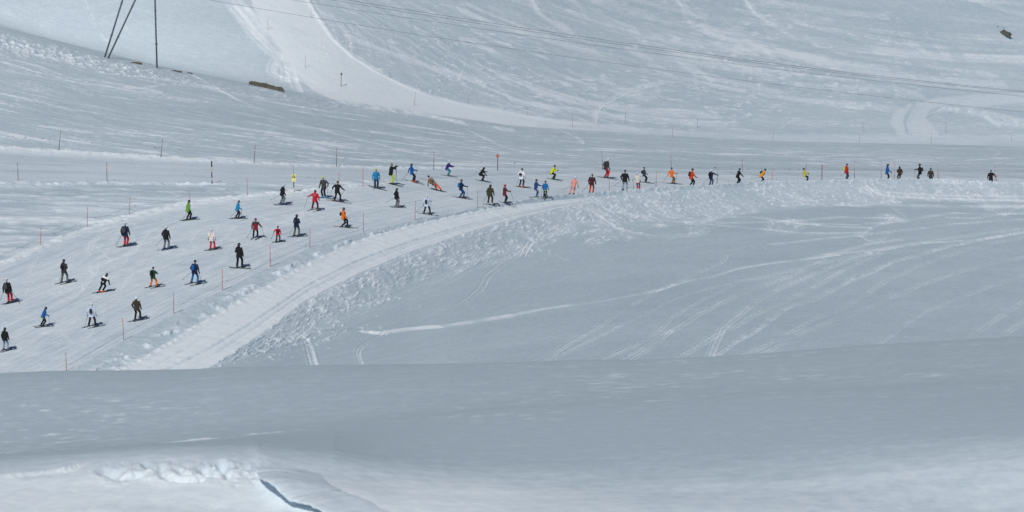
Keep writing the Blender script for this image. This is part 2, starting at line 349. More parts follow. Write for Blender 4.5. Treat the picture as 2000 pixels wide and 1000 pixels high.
FIELD = [
 (dict(wid=.16, gap=.0, depth=-.10, tone=.75, rim=0), [(707,647),(740,652),(800,642),(860,638)]),
 (dict(wid=.16, gap=.0, depth=-.06, tone=.75, rim=0), [(725,650),(745,652),(800,643),(860,638),(920,629),(1000,616)]),
 (dict(wid=.07, gap=.03, depth=.04, tone=.7), [(980,619),(1070,602),(1180,588),(1290,566),(1340,549),(1390,541),(1440,525),(1500,515),(1560,508),(1640,498)]),
 ({}, [(752,652),(730,662),(705,676),(697,690),(702,704),(708,716)]),
 (dict(gap=.22), [(605,643),(660,643),(710,641),(760,632),(830,618),(880,602),(915,585),(940,562),(950,540),(975,520),(1010,498),(1030,482),(1038,466)]),
 (dict(gap=.22, tone=.6, depth=.09, wid=.12), [(585,655),(596,662),(603,680),(608,700),(613,716)]),
 (dict(tone=.5), [(560,640),(580,655),(600,640),(610,625)]),
 ({}, [(1062,706),(1090,685),(1130,660),(1170,638),(1210,610),(1240,592),(1270,574),(1295,563),(1320,550),(1350,538),(1380,525),(1410,512),(1418,500)]),
 ({}, [(1068,706),(1130,675),(1180,652),(1220,630),(1260,612),(1300,590),(1340,575),(1400,560),(1440,548)]),
 ({}, [(1172,704),(1240,675),(1290,643),(1310,620),(1345,600),(1370,585),(1400,572),(1440,550),(1500,540),(1560,525),(1610,505)]),
 (dict(gap=.2), [(1215,706),(1255,680),(1300,652),(1330,635),(1370,610),(1410,590),(1450,570),(1490,558),(1540,540),(1600,515),(1680,498),(1760,480),(1860,465),(2010,445)]),
 ({}, [(1230,704),(1262,684),(1290,664),(1310,645)]),
 (dict(gap=.2), [(1322,700),(1370,672),(1400,653),(1440,635),(1490,605),(1510,598),(1550,580),(1600,555),(1640,530),(1690,508),(1720,495)]),
 (dict(gap=.18, tone=.45), [(1385,700),(1400,665),(1412,640),(1440,618),(1480,585),(1510,570),(1550,552),(1600,530),(1660,508),(1700,495)]),
 (dict(gap=.12, wid=.08, tone=.5, depth=.06, rough=1), [(1390,700),(1430,672),(1470,650),(1500,628),(1530,605),(1560,592),(1580,590),(1620,570),(1660,548),(1700,533),(1740,512),(1790,500),(1850,482),(1920,468),(2010,452)]),
 (dict(gap=.2), [(1440,698),(1500,672),(1550,645),(1590,622),(1640,605),(1680,580),(1730,548),(1790,520),(1850,500),(1920,478),(2010,462)]),
 (dict(gap=.2), [(1470,698),(1500,685),(1560,652),(1600,635),(1660,615),(1720,590),(1790,560),(1860,535),(1920,518),(2010,500)]),
 ({}, [(1705,680),(1745,652),(1770,632),(1800,613),(1840,595),(1880,580),(1940,558),(2010,533)]),
 (dict(gap=.24), [(1880,670),(1920,640),(1960,613),(2010,580)]),
 (dict(gap=.2), [(1945,664),(1980,640),(2010,620)]),
 (dict(gap=.24, tone=.5), [(1120,395),(1145,405),(1180,430),(1200,445),(1240,455),(1290,462),(1340,460),(1370,455),(1385,448),(1370,440),(1340,435)]),
 (dict(tone=.5), [(1180,410),(1230,418),(1280,426),(1340,435),(1400,440),(1500,449),(1560,455),(1620,456),(1700,455)]),
 (dict(tone=.5), [(1230,431),(1300,431),(1370,435),(1400,425),(1450,422),(1520,430),(1560,436),(1680,440)]),
 (dict(tone=.55), [(1500,430),(1620,443),(1700,445)]),
 (dict(tone=.5), [(1400,436),(1500,434),(1580,430),(1640,424),(1700,426),(1760,426)]),
 ({}, [(1680,460),(1688,466),(1700,473),(1715,472),(1730,460),(1740,455)]),
 ({}, [(1676,462),(1690,450),(1710,440),(1740,434)]),
 (dict(tone=.45), [(1500,478),(1560,472),(1620,465),(1690,460),(1740,452),(1800,446),(1860,438),(1940,432),(2010,428)]),
 (dict(tone=.5), [(1560,507),(1620,497),(1690,478),(1760,468)]),
 (dict(tone=.5), [(1610,498),(1700,490),(1800,475),(1900,470),(2010,452)]),
 (dict(tone=.5), [(1745,408),(1765,422),(1775,428),(1740,434),(1690,437)]),
 (dict(tone=.6), [(1760,434),(1800,425),(1860,416),(1930,418),(2010,418)]),
 (dict(tone=.5), [(1850,425),(1900,427),(1950,420),(2010,414)]),
 (dict(tone=.5, wid=.16), [(1640,400),(1690,402),(1750,400),(1800,402),(1900,404),(2010,403)]),
 (dict(tone=.45), [(1950,430),(1965,416),(1985,406),(2010,398)]),
 (dict(tone=.5, gap=.2, depth=.07), [(1020,500),(1028,482),(1040,468),(1052,452),(1065,440)]),
 (dict(tone=.22), [(1130,408),(1170,412),(1240,418)]),
]
for kw, pts in FIELD: track(pts, 10, 12, **kw)
PIST = []
rp_ = random.Random(5)
for _ in range(26):
    u0 = rp_.uniform(20, 620); qv = rp_.uniform(.12, .9); ph = rp_.uniform(0, 6); pts_ = []
    for i_ in range(14):
        uu_ = u0 + i_ * rp_.uniform(9, 13)
        vk_ = float(np.interp(uu_, ucol, vK)); vp_ = float(np.interp(uu_, ucol, vP)); q_ = min(.96, max(.05, qv + .10 * math.sin(ph + i_ * .55)))
        pts_.append((uu_, min(vk_ + (vp_ - vk_) * q_, 722)))
    track(pts_, 14, 16, wid=.05, gap=.10, depth=.02, tone=rp_.uniform(.08, .22))
BANK = [(dict(tone=.5, wid=.16), [(1690,362),(1710,378),(1740,384),(1800,386),(1900,390),(2010,392)]),
        (dict(tone=.4), [(1690,370),(1760,378),(1850,382),(2010,384)])]
for kw, pts in BANK: track(pts, 11, 13, **kw)
MIDT = [
 (dict(tone=.6, wid=.12, gap=.06), [(375,146),(400,160),(440,182),(470,199),(520,218),(570,238),(610,249),(650,260),(690,270),(740,282),(790,295),(860,308)]),
 (dict(tone=.5), [(0,137),(60,147),(130,158),(200,168),(250,173),(290,170),(320,165)]),
 (dict(tone=.4), [(340,165),(390,170),(430,176),(500,190),(600,215)]),
 (dict(tone=.5), [(500,195),(560,205),(620,214),(700,225),(800,245),(900,262)]),
 (dict(tone=.5), [(910,252),(950,272),(980,285),(1000,292),(1060,302)]),
 (dict(tone=.5), [(1075,250),(1090,252),(1110,262),(1138,275),(1137,281)]),
 (dict(tone=.5), [(1000,262),(1090,275),(1200,287),(1300,295),(1400,300),(1500,302),(1620,307)]),
 (dict(tone=.45), [(1100,266),(1250,272),(1350,280),(1450,290),(1550,298),(1640,300),(1800,305),(1900,312),(2010,308)]),
 (dict(tone=.5), [(1500,296),(1580,308),(1650,302),(1720,298),(1800,305),(1880,315),(1960,308),(2010,305)]),
 (dict(tone=.45), [(1500,318),(1580,323),(1640,318),(1720,322),(1800,318),(1900,328),(2010,330)]),
 (dict(tone=.45), [(1700,322),(1750,312),(1820,310)]),
 (dict(tone=.45), [(1550,322),(1600,319),(1700,323),(1760,327),(1850,326),(1950,322),(2010,318)]),
 (dict(tone=.5), [(1924,287),(1940,292),(1955,297),(1940,305)]),
 (dict(tone=.5), [(1180,300),(1300,310),(1450,318),(1600,328)]),
 (dict(tone=.5), [(1330,302),(1400,309),(1480,312)]),
]
for kw, pts in MIDT: track(pts, 18, 20, **kw)
rm_ = random.Random(33)
for _ in range(46):
    u0 = rm_.uniform(-20, 1800); vt_ = float(np.interp(u0, [0, 300, 650, 1000, 2000], [90, 150, 212, 262, 292])); vb_ = float(np.interp(u0, [0, 750, 2000], [280, 318, 326]))
    v0 = vt_ + (vb_ - vt_) * rm_.random() ** .7 * .8; sl_ = float(np.interp(u0, [0, 600, 1100, 2000], [.13, .15, .08, .02])) + rm_.uniform(-.03, .03)
    pts_ = [(u0 + i_ * 22, v0 + i_ * 22 * sl_ + 1.5 * math.sin(i_ * .5 + u0)) for i_ in range(rm_.randint(5, 16))]
    track([p_ for p_ in pts_ if p_[0] < 2030], 18, 20, wid=rm_.uniform(.06, .16), gap=rm_.choice([0, .1]), depth=.03, tone=rm_.uniform(.2, .5), rough=1)
HILL = [
 (dict(wid=.36, gap=0, depth=-.09, tone=.48, rim=0), [(1445,-20),(1475,25),(1500,42),(1550,68),(1600,85),(1660,93),(1750,102),(1850,112),(2010,117)]),
 (dict(wid=.5, gap=0, depth=-.1, tone=.42, rim=0), [(1315,-20),(1340,25),(1350,45),(1380,62),(1430,75),(1500,98),(1600,122),(1700,140),(1800,155),(1900,165),(2010,170)]),
 (dict(wid=.6, gap=0, depth=-.08, tone=.26, rim=0), [(1120,-20),(1200,15),(1260,28),(1320,42),(1380,55),(1500,92),(1620,120)]),
 (dict(wid=.6, gap=0, depth=.1, tone=.28, rim=0), [(1085,-20),(1150,28),(1200,48),(1240,62),(1300,78),(1370,85),(1440,95),(1500,105)]),
 (dict(wid=.3, gap=0, depth=.05, tone=.5, rim=0), [(1025,-20),(1050,25),(1080,45),(1110,57)]),
 (dict(wid=.35, gap=0, depth=-.05, tone=.5, rim=0), [(1230,100),(1290,118),(1330,130),(1370,142)]),
 (dict(wid=.3, gap=0, depth=-.05, tone=.4, rim=0), [(1300,112),(1400,128),(1450,132),(1500,150),(1560,165),(1620,175),(1700,172),(1760,178),(1800,187)]),
 (dict(tone=.45), [(1160,240),(1166,215),(1175,202),(1190,195),(1220,180),(1270,165),(1300,160)]),
 (dict(wid=.3, gap=0, depth=-.05, tone=.5, rim=0), [(1040,175),(1100,190),(1170,205),(1260,218),(1400,225)]),
 (dict(wid=.25, gap=0, depth=-.05, tone=.4, rim=0), [(1000,197),(1100,212),(1200,228),(1300,236),(1440,242)]),
 (dict(wid=.3, gap=0, depth=-.05, tone=.4, rim=0), [(1380,150),(1450,165),(1520,180),(1600,198),(1700,208),(1760,214)]),
 (dict(wid=.2, gap=0, depth=-.03, tone=.35, rim=0), [(1890,-4),(1950,15),(2010,32)]),
 (dict(wid=.2, gap=0, depth=-.03, tone=.25, rim=0), [(1500,25),(1600,55),(1700,80),(1800,95)]),
 (dict(wid=.25, gap=0, depth=.03, tone=.45, rim=0), [(680,72),(740,95),(800,118),(870,140),(940,160)]),
 (dict(wid=.25, gap=0, depth=-.04, tone=.5, rim=0), [(900,20),(960,45),(1020,62),(1100,88),(1200,110)]),
 (dict(wid=.35, gap=0, depth=.06, tone=.5), [(430,-20),(470,30),(500,72),(530,100),(545,112)]),
 (dict(wid=.3, gap=.4, depth=.08, tone=.5), [(440,-20),(480,30),(520,75),(550,105),(560,130),(590,150),(640,178)]),
 (dict(wid=.2, gap=.15, depth=.06, tone=.4), [(548,105),(535,125),(530,140),(545,152),(600,158),(650,170)]),
 (dict(wid=.2, gap=.15, depth=.06, tone=.45), [(552,110),(560,135),(560,158)]),
 (dict(wid=.2, gap=.15, depth=.06, tone=.4), [(570,130),(575,160),(588,184)]),
 (dict(wid=.3, gap=0, depth=-.06, tone=.5), [(470,0),(510,35),(540,70),(560,95),(590,120)]),
 (dict(wid=.10, gap=0, depth=.04, tone=.16, rough=2), [(160,-10),(175,25),(185,50),(195,68),(210,82)]),
]
for kw, pts in HILL: track(pts, 20, 23, **kw)
rl = random.Random(21)
def flow_line(u0, v0, n, sl, k0, k1, **kw):
    pts_ = [(u0, v0)]; w0 = rl.uniform(-.04, .04)
    for _ in range(n):
        u1 = pts_[-1][0] + 24; v1_ = pts_[-1][1] + 24 * (float(np.interp(u1, [0, 600, 1000, 1500, 2000], sl)) + w0); w0 += rl.uniform(-.012, .012)
        pts_.append((u1, v1_))
    track([p_ for p_ in pts_ if -30 < p_[0] < 2030], k0, k1, **kw)
for _ in range(34):
    flow_line(rl.uniform(660, 1850), rl.uniform(-20, 150), rl.randint(6, 20), [.9, .8, .38, .2, .05], 20, 23, wid=rl.uniform(.05, .13), gap=rl.choice([0, .1, .2]), depth=rl.uniform(-.05, .06), tone=rl.uniform(.18, .45), rim=.3, rough=.8)
# the groomed run coming down the hillside and the bend of it at the right
def poly_mask(poly, uu, vv, soft):
    d = np.full(uu.shape, 1e9, np.float32); inside = np.zeros(uu.shape, bool)
    n = len(poly)
    for i in range(n):
        ax, ay = poly[i]; bx, by = poly[(i+1) % n]
        t = np.clip(((uu-ax)*(bx-ax) + (vv-ay)*(by-ay)) / ((bx-ax)**2 + (by-ay)**2), 0, 1)
        d = np.minimum(d, np.hypot(uu-ax-t*(bx-ax), vv-ay-t*(by-ay)))
        inside ^= ((ay > vv) != (by > vv)) & (uu < (bx-ax)*(vv-ay)/((by-ay) + 1e-9) + ax)
    return sstep(-soft, soft, np.where(inside, d, -d))
s, X, Y, u_, v_, w_ = on(18, 23)
cs = slice(0, NC)
far = sstep(18.97, 19.1, w_)
# meander the outline with ground noise so that its border is not ruled
wob = (fbm(X/2.5, Y/5, 3, 65) - .5) * 14
pr = poly_mask([(420,-120),(585,-120),(600,0),(622,35),(650,75),(690,112),(735,140),(790,168),(850,190),(920,207),(1000,221),(1100,238),(1240,250),(1400,258),(1560,264),(2100,262),(2100,300),(1500,281),(1250,266),(1000,253),(870,232),(760,214),(660,200),(610,178),(575,140),(545,95),(510,50),(490,0)], u_ + wob*.4, v_ + wob*.35, 3.5)
pr = np.where(u_ > 1050, sstep(0.0, 1.0, pr) * .8, pr)
pr = pr * far
st = fbm(u_/90 + v_/300, (v_ - np.interp(u_, [400,600,800,1000,2000], [-60,60,190,240,270]))/9, 3, 66) - .5
keep = 1 - pr
DZ[s] = DZ[s] * (1 - .75*pr)
TONE[s] = TONE[s] * (1 - .8 * pr) + pr * ((.66 - .34 * sstep(950, 1300, u_)) + st * .28 + (fbm(X/1.5, Y/1.5, 3, 67) - .5) * .2)
fan = poly_mask([(1738,245),(1745,222),(1775,205),(1830,192),(1900,185),(2100,178),(2100,200),(1960,203),(1900,212),(1850,205),(1815,215),(1808,230),(1835,266),(1765,268)], u_ + wob*.3, v_ + wob*.2, 3) * far
TONE[s] = TONE[s] * (1 - .7*fan) + fan * .36
bank2 = poly_mask([(1808,228),(1830,221),(1880,220),(1920,228),(1950,245),(1990,250),(2100,250),(2100,236),(2000,232),(1960,222),(1900,213),(1850,208)], u_ + wob*.5, v_ + wob*.4, 3) * far
TONE[s] += bank2 * (.25 + .5*(fbm(X/.8, Y/1.2, 2, 68) - .3)); DZ[s] += bank2 * .35 * fbm(X/1.2, Y/1.2, 2, 69)
# ploughed rim on the right side of the run
def rim(pts, k0, k1, wid, hgt, tone, scale=.7):
    track(pts, k0, k1, wid=wid, gap=0, depth=-hgt, tone=tone, rough=1.2, rim=0)
rim([(600,-5),(622,35),(650,75),(690,112),(735,140),(790,168),(850,190),(920,207),(1000,221),(1100,238),(1240,250)], 19, 23, .30, .12, .30)
rim([(620,190),(680,203),(740,213),(800,220),(870,234),(930,246),(1000,256)], 18, 21, .8, .25, .5)
track([(1775,262),(1770,240),(1775,225),(1790,205)], 20, 22, wid=.2, gap=0, depth=.08, tone=-.35, rim=0)
# crevices and hollows of the near drift
for kw, pts in [
 (dict(wid=.035, gap=0, depth=-.03, tone=.45, rim=0, rough=1), [(-20,932),(30,928),(75,924),(115,919),(140,917)]),
 (dict(wid=.03, gap=0, depth=-.03, tone=.4, rim=0, rough=1), [(118,921),(145,913),(158,907)]),
 (dict(wid=.11, gap=0, depth=.09, tone=-.05, rim=.1), [(206,919),(218,925),(235,931),(255,931),(272,929)]),
 (dict(wid=.06, gap=0, depth=.05, tone=-.05, rim=.1), [(283,907),(296,914)]),
 (dict(wid=.07, gap=0, depth=.06, tone=-.05, rim=.1), [(312,912),(316,926),(330,935),(355,938),(392,936)]),
 (dict(wid=.07, gap=0, depth=.05, tone=-.05, rim=.1), [(335,909),(350,915),(362,926),(375,924),(400,918)]),
 (dict(wid=.13, gap=0, depth=.10, tone=-.05, rim=.1), [(404,916),(414,927),(424,922),(430,912)]),
 (dict(wid=.09, gap=0, depth=.10, tone=-.05, rim=.1), [(430,905),(440,916),(448,930)]),
 (dict(wid=.07, gap=0, depth=.05, tone=-.05, rim=.1), [(448,912),(475,914),(502,915)]),
 (dict(wid=.08, gap=0, depth=-.08, tone=.1, rim=0), [(420,912),(428,918),(436,920),(446,914)]),
 ]: track(pts, 3, 6, **kw)
PZ2 = PZ + DZ
# overhanging lip of the near pillow
s, X, Y, u_, v_, w_ = on(2, 5)
lip = np.interp(u_, [480,505,512,530,552,590,640,700,800], [900,935,950,968,982,992,1004,1012,1020])
du = sstep(470, 570, u_) * (1 - sstep(680, 800, u_))
above = v_ < lip
g = du * np.exp(-np.where(above, (lip - v_)/26, (v_ - lip)/5.0)**2)
YS = np.zeros_like(PY); YS[s] = 0 * g
DROP = np.zeros_like(PY); DROP[s] += .10 * du * np.exp(-((lip - 34 - v_)/34)**2)
PZ2 = PZ2 + DROP
PYF = PY + YS; PXF = PYF * tcol[None, :]
# ------------------------------------------------------------------ materials
def new_mat(name):
    m_ = bpy.data.materials.new(name); m_.use_nodes = True
    nt = m_.node_tree; b = nt.nodes['Principled BSDF']
    return m_, nt, b
def snow_mat():
    m_, nt, b = new_mat('snow'); N = nt.nodes.new; L = nt.links.new
    at = N('ShaderNodeAttribute'); at.attribute_name = 'tone'; at.attribute_type = 'GEOMETRY'
    geo = N('ShaderNodeAttribute'); geo.attribute_name = 'flow'; geo.attribute_type = 'GEOMETRY'
    n1 = N('ShaderNodeTexNoise'); n1.inputs['Scale'].default_value = 4.0; n1.inputs['Detail'].default_value = 4; n1.inputs['Roughness'].default_value = .6
    L(geo.outputs['Vector'], n1.inputs['Vector'])
    mp = N('ShaderNodeMapping'); mp.inputs['Scale'].default_value = (.5, 1.9, 1.9); L(geo.outputs['Vector'], mp.inputs['Vector'])
    n2 = N('ShaderNodeTexNoise'); n2.inputs['Scale'].default_value = 1.6; n2.inputs['Detail'].default_value = 5; n2.inputs['Roughness'].default_value = .65
    L(mp.outputs['Vector'], n2.inputs['Vector'])
    def math_(op, a, b_, c=None):
        n = N('ShaderNodeMath'); n.operation = op
        for i, q in enumerate((a, b_, c)):
            if q is None: continue
            if isinstance(q, (int, float)): n.inputs[i].default_value = q
            else: L(q, n.inputs[i])
        return n.outputs[0]
    t = math_('MULTIPLY_ADD', n1.outputs['Fac'], .70, -.35)
    t2 = math_('MULTIPLY_ADD', n2.outputs['Fac'], .55, -.275)
    t = math_('ADD', math_('ADD', at.outputs['Fac'], t), t2)
    n4 = N('ShaderNodeTexNoise'); n4.inputs['Scale'].default_value = 38; n4.inputs['Detail'].default_value = 3; n4.inputs['Roughness'].default_value = .7
    L(mp.outputs['Vector'], n4.inputs['Vector']); t4 = math_('MULTIPLY_ADD', n4.outputs['Fac'], .5, -.25); t = math_('ADD', t, t4)
    t = math_('ADD', t, .30)
    cr = N('ShaderNodeValToRGB'); L(t, cr.inputs['Fac'])
    e = cr.color_ramp.elements
    e[0].position = 0; e[0].color = (.468, .562, .622, 1)
    e[1].position = 1; e[1].color = (.845, .912, .950, 1)
    k = e.new(.35); k.color = (.572, .670, .732, 1)
    L(cr.outputs['Color'], b.inputs['Base Color'])
    b.inputs['Roughness'].default_value = .75
    b.inputs['Specular IOR Level'].default_value = .15
    bp = N('ShaderNodeBump'); bp.inputs['Strength'].default_value = .7; bp.inputs['Distance'].default_value = .022
    n3 = N('ShaderNodeTexNoise'); n3.inputs['Scale'].default_value = 4.5; n3.inputs['Detail'].default_value = 3
    L(geo.outputs['Vector'], n3.inputs['Vector']); L(n3.outputs['Fac'], bp.inputs['Height']); L(bp.outputs['Normal'], b.inputs['Normal'])
    return m_
SNOW = snow_mat()
def tag(o, label=None, cat=None, group=None, kind=None):
    if label: o['label'] = label
    if cat: o['category'] = cat
    if group: o['group'] = group
    if kind: o['kind'] = kind
    return o
# ------------------------------------------------------------------ the ground meshes (one sheet cut along its natural lines)
P3 = np.stack([PXF, PYF, PZ2], -1)
gr_ = np.gradient(P3, axis=0); gc_ = np.gradient(P3, axis=1)
NRM = np.cross(gc_, gr_); NRM /= np.linalg.norm(NRM, axis=-1, keepdims=True)
NRM[NRM[..., 2] < 0] *= 1
def sheet(name, k0, k1, label, cat):
    a, b = SEG[k0], SEG[k1] + 1
    P = P3[a:b].astype(np.float32); nr, nc = P.shape[:2]
    me = bpy.data.meshes.new(name)
    me.vertices.add(nr * nc); me.vertices.foreach_set('co', P.ravel())
    idx = np.arange(nr * nc, dtype=np.int32).reshape(nr, nc)
    q = np.stack([idx[:-1, :-1], idx[:-1, 1:], idx[1:, 1:], idx[1:, :-1]], -1).reshape(-1, 4)
    me.loops.add(q.size); me.loops.foreach_set('vertex_index', q.ravel())
    me.polygons.add(len(q)); me.polygons.foreach_set('loop_start', np.arange(0, q.size, 4, dtype=np.int32))
    me.update(calc_edges=True)
    me.polygons.foreach_set('use_smooth', np.ones(len(q), bool))
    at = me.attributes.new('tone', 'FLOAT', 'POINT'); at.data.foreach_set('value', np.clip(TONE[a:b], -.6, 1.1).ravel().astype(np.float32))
    fv = np.stack([PX[a:b], YFF[a:b], PZ2[a:b]], -1).astype(np.float32)
    at = me.attributes.new('flow', 'FLOAT_VECTOR', 'POINT'); at.data.foreach_set('vector', fv.ravel())
    me.normals_split_custom_set_from_vertices(NRM[a:b].reshape(-1, 3).astype(np.float32))
    me.materials.append(SNOW)
    o = bpy.data.objects.new(name, me); COL.objects.link(o)
    return tag(o, label, cat, kind='structure')
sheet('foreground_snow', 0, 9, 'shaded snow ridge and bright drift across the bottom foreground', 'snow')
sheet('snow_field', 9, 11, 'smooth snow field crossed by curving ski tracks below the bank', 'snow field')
sheet('snow_bank', 11, 12, 'lumpy bank of ploughed snow clods below the groomed track', 'snow bank')
sheet('groomed_track', 12, 14, 'bright groomed vehicle track curving along the edge of the busy piste', 'track')
sheet('ski_piste', 14, 16, 'busy piste full of skiers curving away to the right', 'piste')
sheet('snow_verge', 16, 17, 'rough wind-crusted snow strip between the two pistes at left', 'snow')
sheet('back_piste', 17, 18, 'empty groomed piste behind the skiers, edged by a bright berm', 'piste')
sheet('snow_slope', 18, 19, 'wind-streaked grey snow slope behind the pistes', 'slope')
sheet('hillside', 19, 24, 'far snowy hillside with old ski tracks and a groomed run', 'hill')
# ------------------------------------------------------------------ light
SUN = Vector((-.24, -.64, .73)).normalized()
w = bpy.data.worlds.new('World'); scene.world = w; w.use_nodes = True
nt = w.node_tree; sk = nt.nodes.new('ShaderNodeTexSky'); sk.sky_type = 'NISHITA'; sk.sun_disc = False
sk.sun_elevation = math.asin(SUN.z); sk.sun_rotation = math.atan2(SUN.x, SUN.y); sk.altitude = 2500; sk.air_density = 1.0; sk.dust_density = .5
nt.links.new(sk.outputs[0], nt.nodes['Background'].inputs[0]); nt.nodes['Background'].inputs[1].default_value = .05
sd = bpy.data.lights.new('sun', 'SUN'); sd.energy = 3.0; sd.angle = R(.53); sd.color = (1, .975, .94)
so = bpy.data.objects.new('sun', sd); COL.objects.link(so); so.rotation_euler = SUN.to_track_quat('Z', 'Y').to_euler()
so.location = SUN * 40
cd = bpy.data.cameras.new('camera'); cam = bpy.data.objects.new('camera', cd); COL.objects.link(cam)
cd.sensor_width = 36; cd.lens = 36 * F / 2000; cd.clip_start = .5; cd.clip_end = 5000
cam.rotation_euler = (R(90) - PITCH, 0, 0)
cd.dof.use_dof = True; cd.dof.focus_distance = 345; cd.dof.aperture_fstop = 5.6
scene.camera = cam
scene.view_settings.view_transform = 'Standard'; scene.view_settings.look = 'None'
scene.view_settings.exposure = -0.14; scene.view_settings.gamma = 1

# overhanging curl of the near pillow: a lip of snow standing clear of the hollow below it
def cornice(pts, name, label):
    q_ = np.array(pts, float); tt = np.linspace(0, len(pts) - 1, len(pts) * 5)
    rr_ = random.Random(4)
    pts = [tuple(float(np.interp(t_, np.arange(len(q_)), q_[:, c_])) + rr_.uniform(-1, 1) * (.8, .8, .008, .01)[c_] * (1 if 3 < t_ < len(q_) - 2 else .3) for c_ in range(4)) for t_ in tt]
    P = [hit(u, v, 2, 6) for u, v, g_, d_ in pts]; n = len(P); V_ = []; F_ = []
    for i, p in enumerate(P):
        g_, d_ = pts[i][2], pts[i][3]
        t = (P[min(i+4, n-1)] - P[max(i-4, 0)]); t.z = 0; t.normalize(); nn = Vector((-t.y, t.x, 0))
        if nn.y < 0 and abs(nn.y) > .3: nn = -nn
        if nn.x < 0 and abs(nn.y) <= .3: nn = -nn
        tp = math.sin(math.pi * (i + .25) / (n - .5)) ** .6
        prof = [(0, g_), (-.03*tp, g_ + .025*tp), (-.015*tp, g_ + .05*tp), (.08, g_ + .065*tp), (.25, g_*.85 + .07*tp), (.5, g_*.5 + .05*tp), (.8, g_*.2 + .02*tp), (1.15, -.03), (1.0, -.12), (d_, g_ * .5 - .02), (d_*.5, g_ * .93 - .005)]
        wv = .03 * math.sin(i * .34) + .008 * math.sin(i * 1.9)
        for a, z in prof:
            q = p + nn * a; zz = gz(q.x, q.y)
            k_ = max(0, min(1, a/.9)); V_.append(Vector((q.x, q.y, (p.z * (1-k_) + zz * k_) + z + wv*(1-k_)*.5)))
    m_ = len(prof)
    for i in range(n - 1):
        for k in range(m_): F_.append((i*m_ + k, i*m_ + (k+1) % m_, (i+1)*m_ + (k+1) % m_, (i+1)*m_ + k))
    F_.append(tuple(range(m_))); F_.append(tuple(reversed(range((n-1)*m_, n*m_))))
    me = bpy.data.meshes.new(name); me.from_pydata([tuple(v) for v in V_], [], F_); me.update()
    import bmesh
    bm = bmesh.new(); bm.from_mesh(me); bmesh.ops.recalc_face_normals(bm, faces=bm.faces); bm.to_mesh(me); bm.free()
    me.polygons.foreach_set('use_smooth', [True] * len(me.polygons)); me.materials.append(SNOW)
    at = me.attributes.new('tone', 'FLOAT', 'POINT'); at.data.foreach_set('value', [.24] * len(me.vertices))
    at = me.attributes.new('flow', 'FLOAT_VECTOR', 'POINT'); at.data.foreach_set('vector', [c for v in V_ for c in v])
    o = bpy.data.objects.new(name, me); COL.objects.link(o); md = o.modifiers.new('s', 'SUBSURF'); md.levels = 2; md.render_levels = 2
    return tag(o, label, 'snow', kind='structure')
cornice([(500,912,.0,.1),(503,930,.02,.16),(507,946,.09,.30),(516,964,.19,.42),(530,978,.22,.48),(548,988,.18,.44),(568,995,.12,.36),(592,1001,.11,.32),(618,1008,.08,.25),(650,1016,.03,.16),(690,1026,.0,.1)], 'snow_cornice', 'curled overhanging lip of snow with a dark hollow at the lower left foreground')
# ------------------------------------------------------------------ object helpers
_mats = {}
def mat(name, rgb, rough=.8, kind='cloth', metal=0.0, sss=None):
    if name in _mats: return _mats[name]
    m_, nt, b = new_mat(name); N = nt.nodes.new; L = nt.links.new
    tc = N('ShaderNodeTexCoord'); n = N('ShaderNodeTexNoise')
    n.inputs['Scale'].default_value = {'cloth': 9, 'rock': 4.5, 'hard': 6}[kind]; n.inputs['Detail'].default_value = 4
    L(tc.outputs['Object'], n.inputs['Vector'])
    mx = N('ShaderNodeMix'); mx.data_type = 'RGBA'; L(n.outputs['Fac'], mx.inputs['Factor'])
    k = {'cloth': (.72, 1.22), 'rock': (.12, 2.4), 'hard': (.85, 1.12)}[kind]
    mx.inputs['A'].default_value = [c * k[0] for c in rgb] + [1]; mx.inputs['B'].default_value = [min(1, c * k[1]) for c in rgb] + [1]
    L(mx.outputs['Result'], b.inputs['Base Color']); b.inputs['Roughness'].default_value = rough; b.inputs['Metallic'].default_value = metal
    b.inputs['Specular IOR Level'].default_value = .25 if kind == 'cloth' else .5
    bp = N('ShaderNodeBump'); bp.inputs['Strength'].default_value = .5; bp.inputs['Distance'].default_value = {'cloth': .02, 'rock': .08, 'hard': .002}[kind]
    L(n.outputs['Fac'], bp.inputs['Height']); L(bp.outputs['Normal'], b.inputs['Normal'])
    _mats[name] = m_; return m_
def spotted(name, base, spot, scale=9, thr=.33):
    if name in _mats: return _mats[name]
    m_, nt, b = new_mat(name); N = nt.nodes.new; L = nt.links.new
    tc = N('ShaderNodeTexCoord'); v = N('ShaderNodeTexVoronoi'); v.inputs['Scale'].default_value = scale; L(tc.outputs['Object'], v.inputs['Vector'])
    r = N('ShaderNodeValToRGB'); r.color_ramp.interpolation = 'CONSTANT'; e = r.color_ramp.elements
    e[0].color = (*spot, 1); e[1].position = thr; e[1].color = (*base, 1)
    L(v.outputs['Distance'], r.inputs['Fac']); L(r.outputs['Color'], b.inputs['Base Color']); b.inputs['Roughness'].default_value = .8
    _mats[name] = m_; return m_
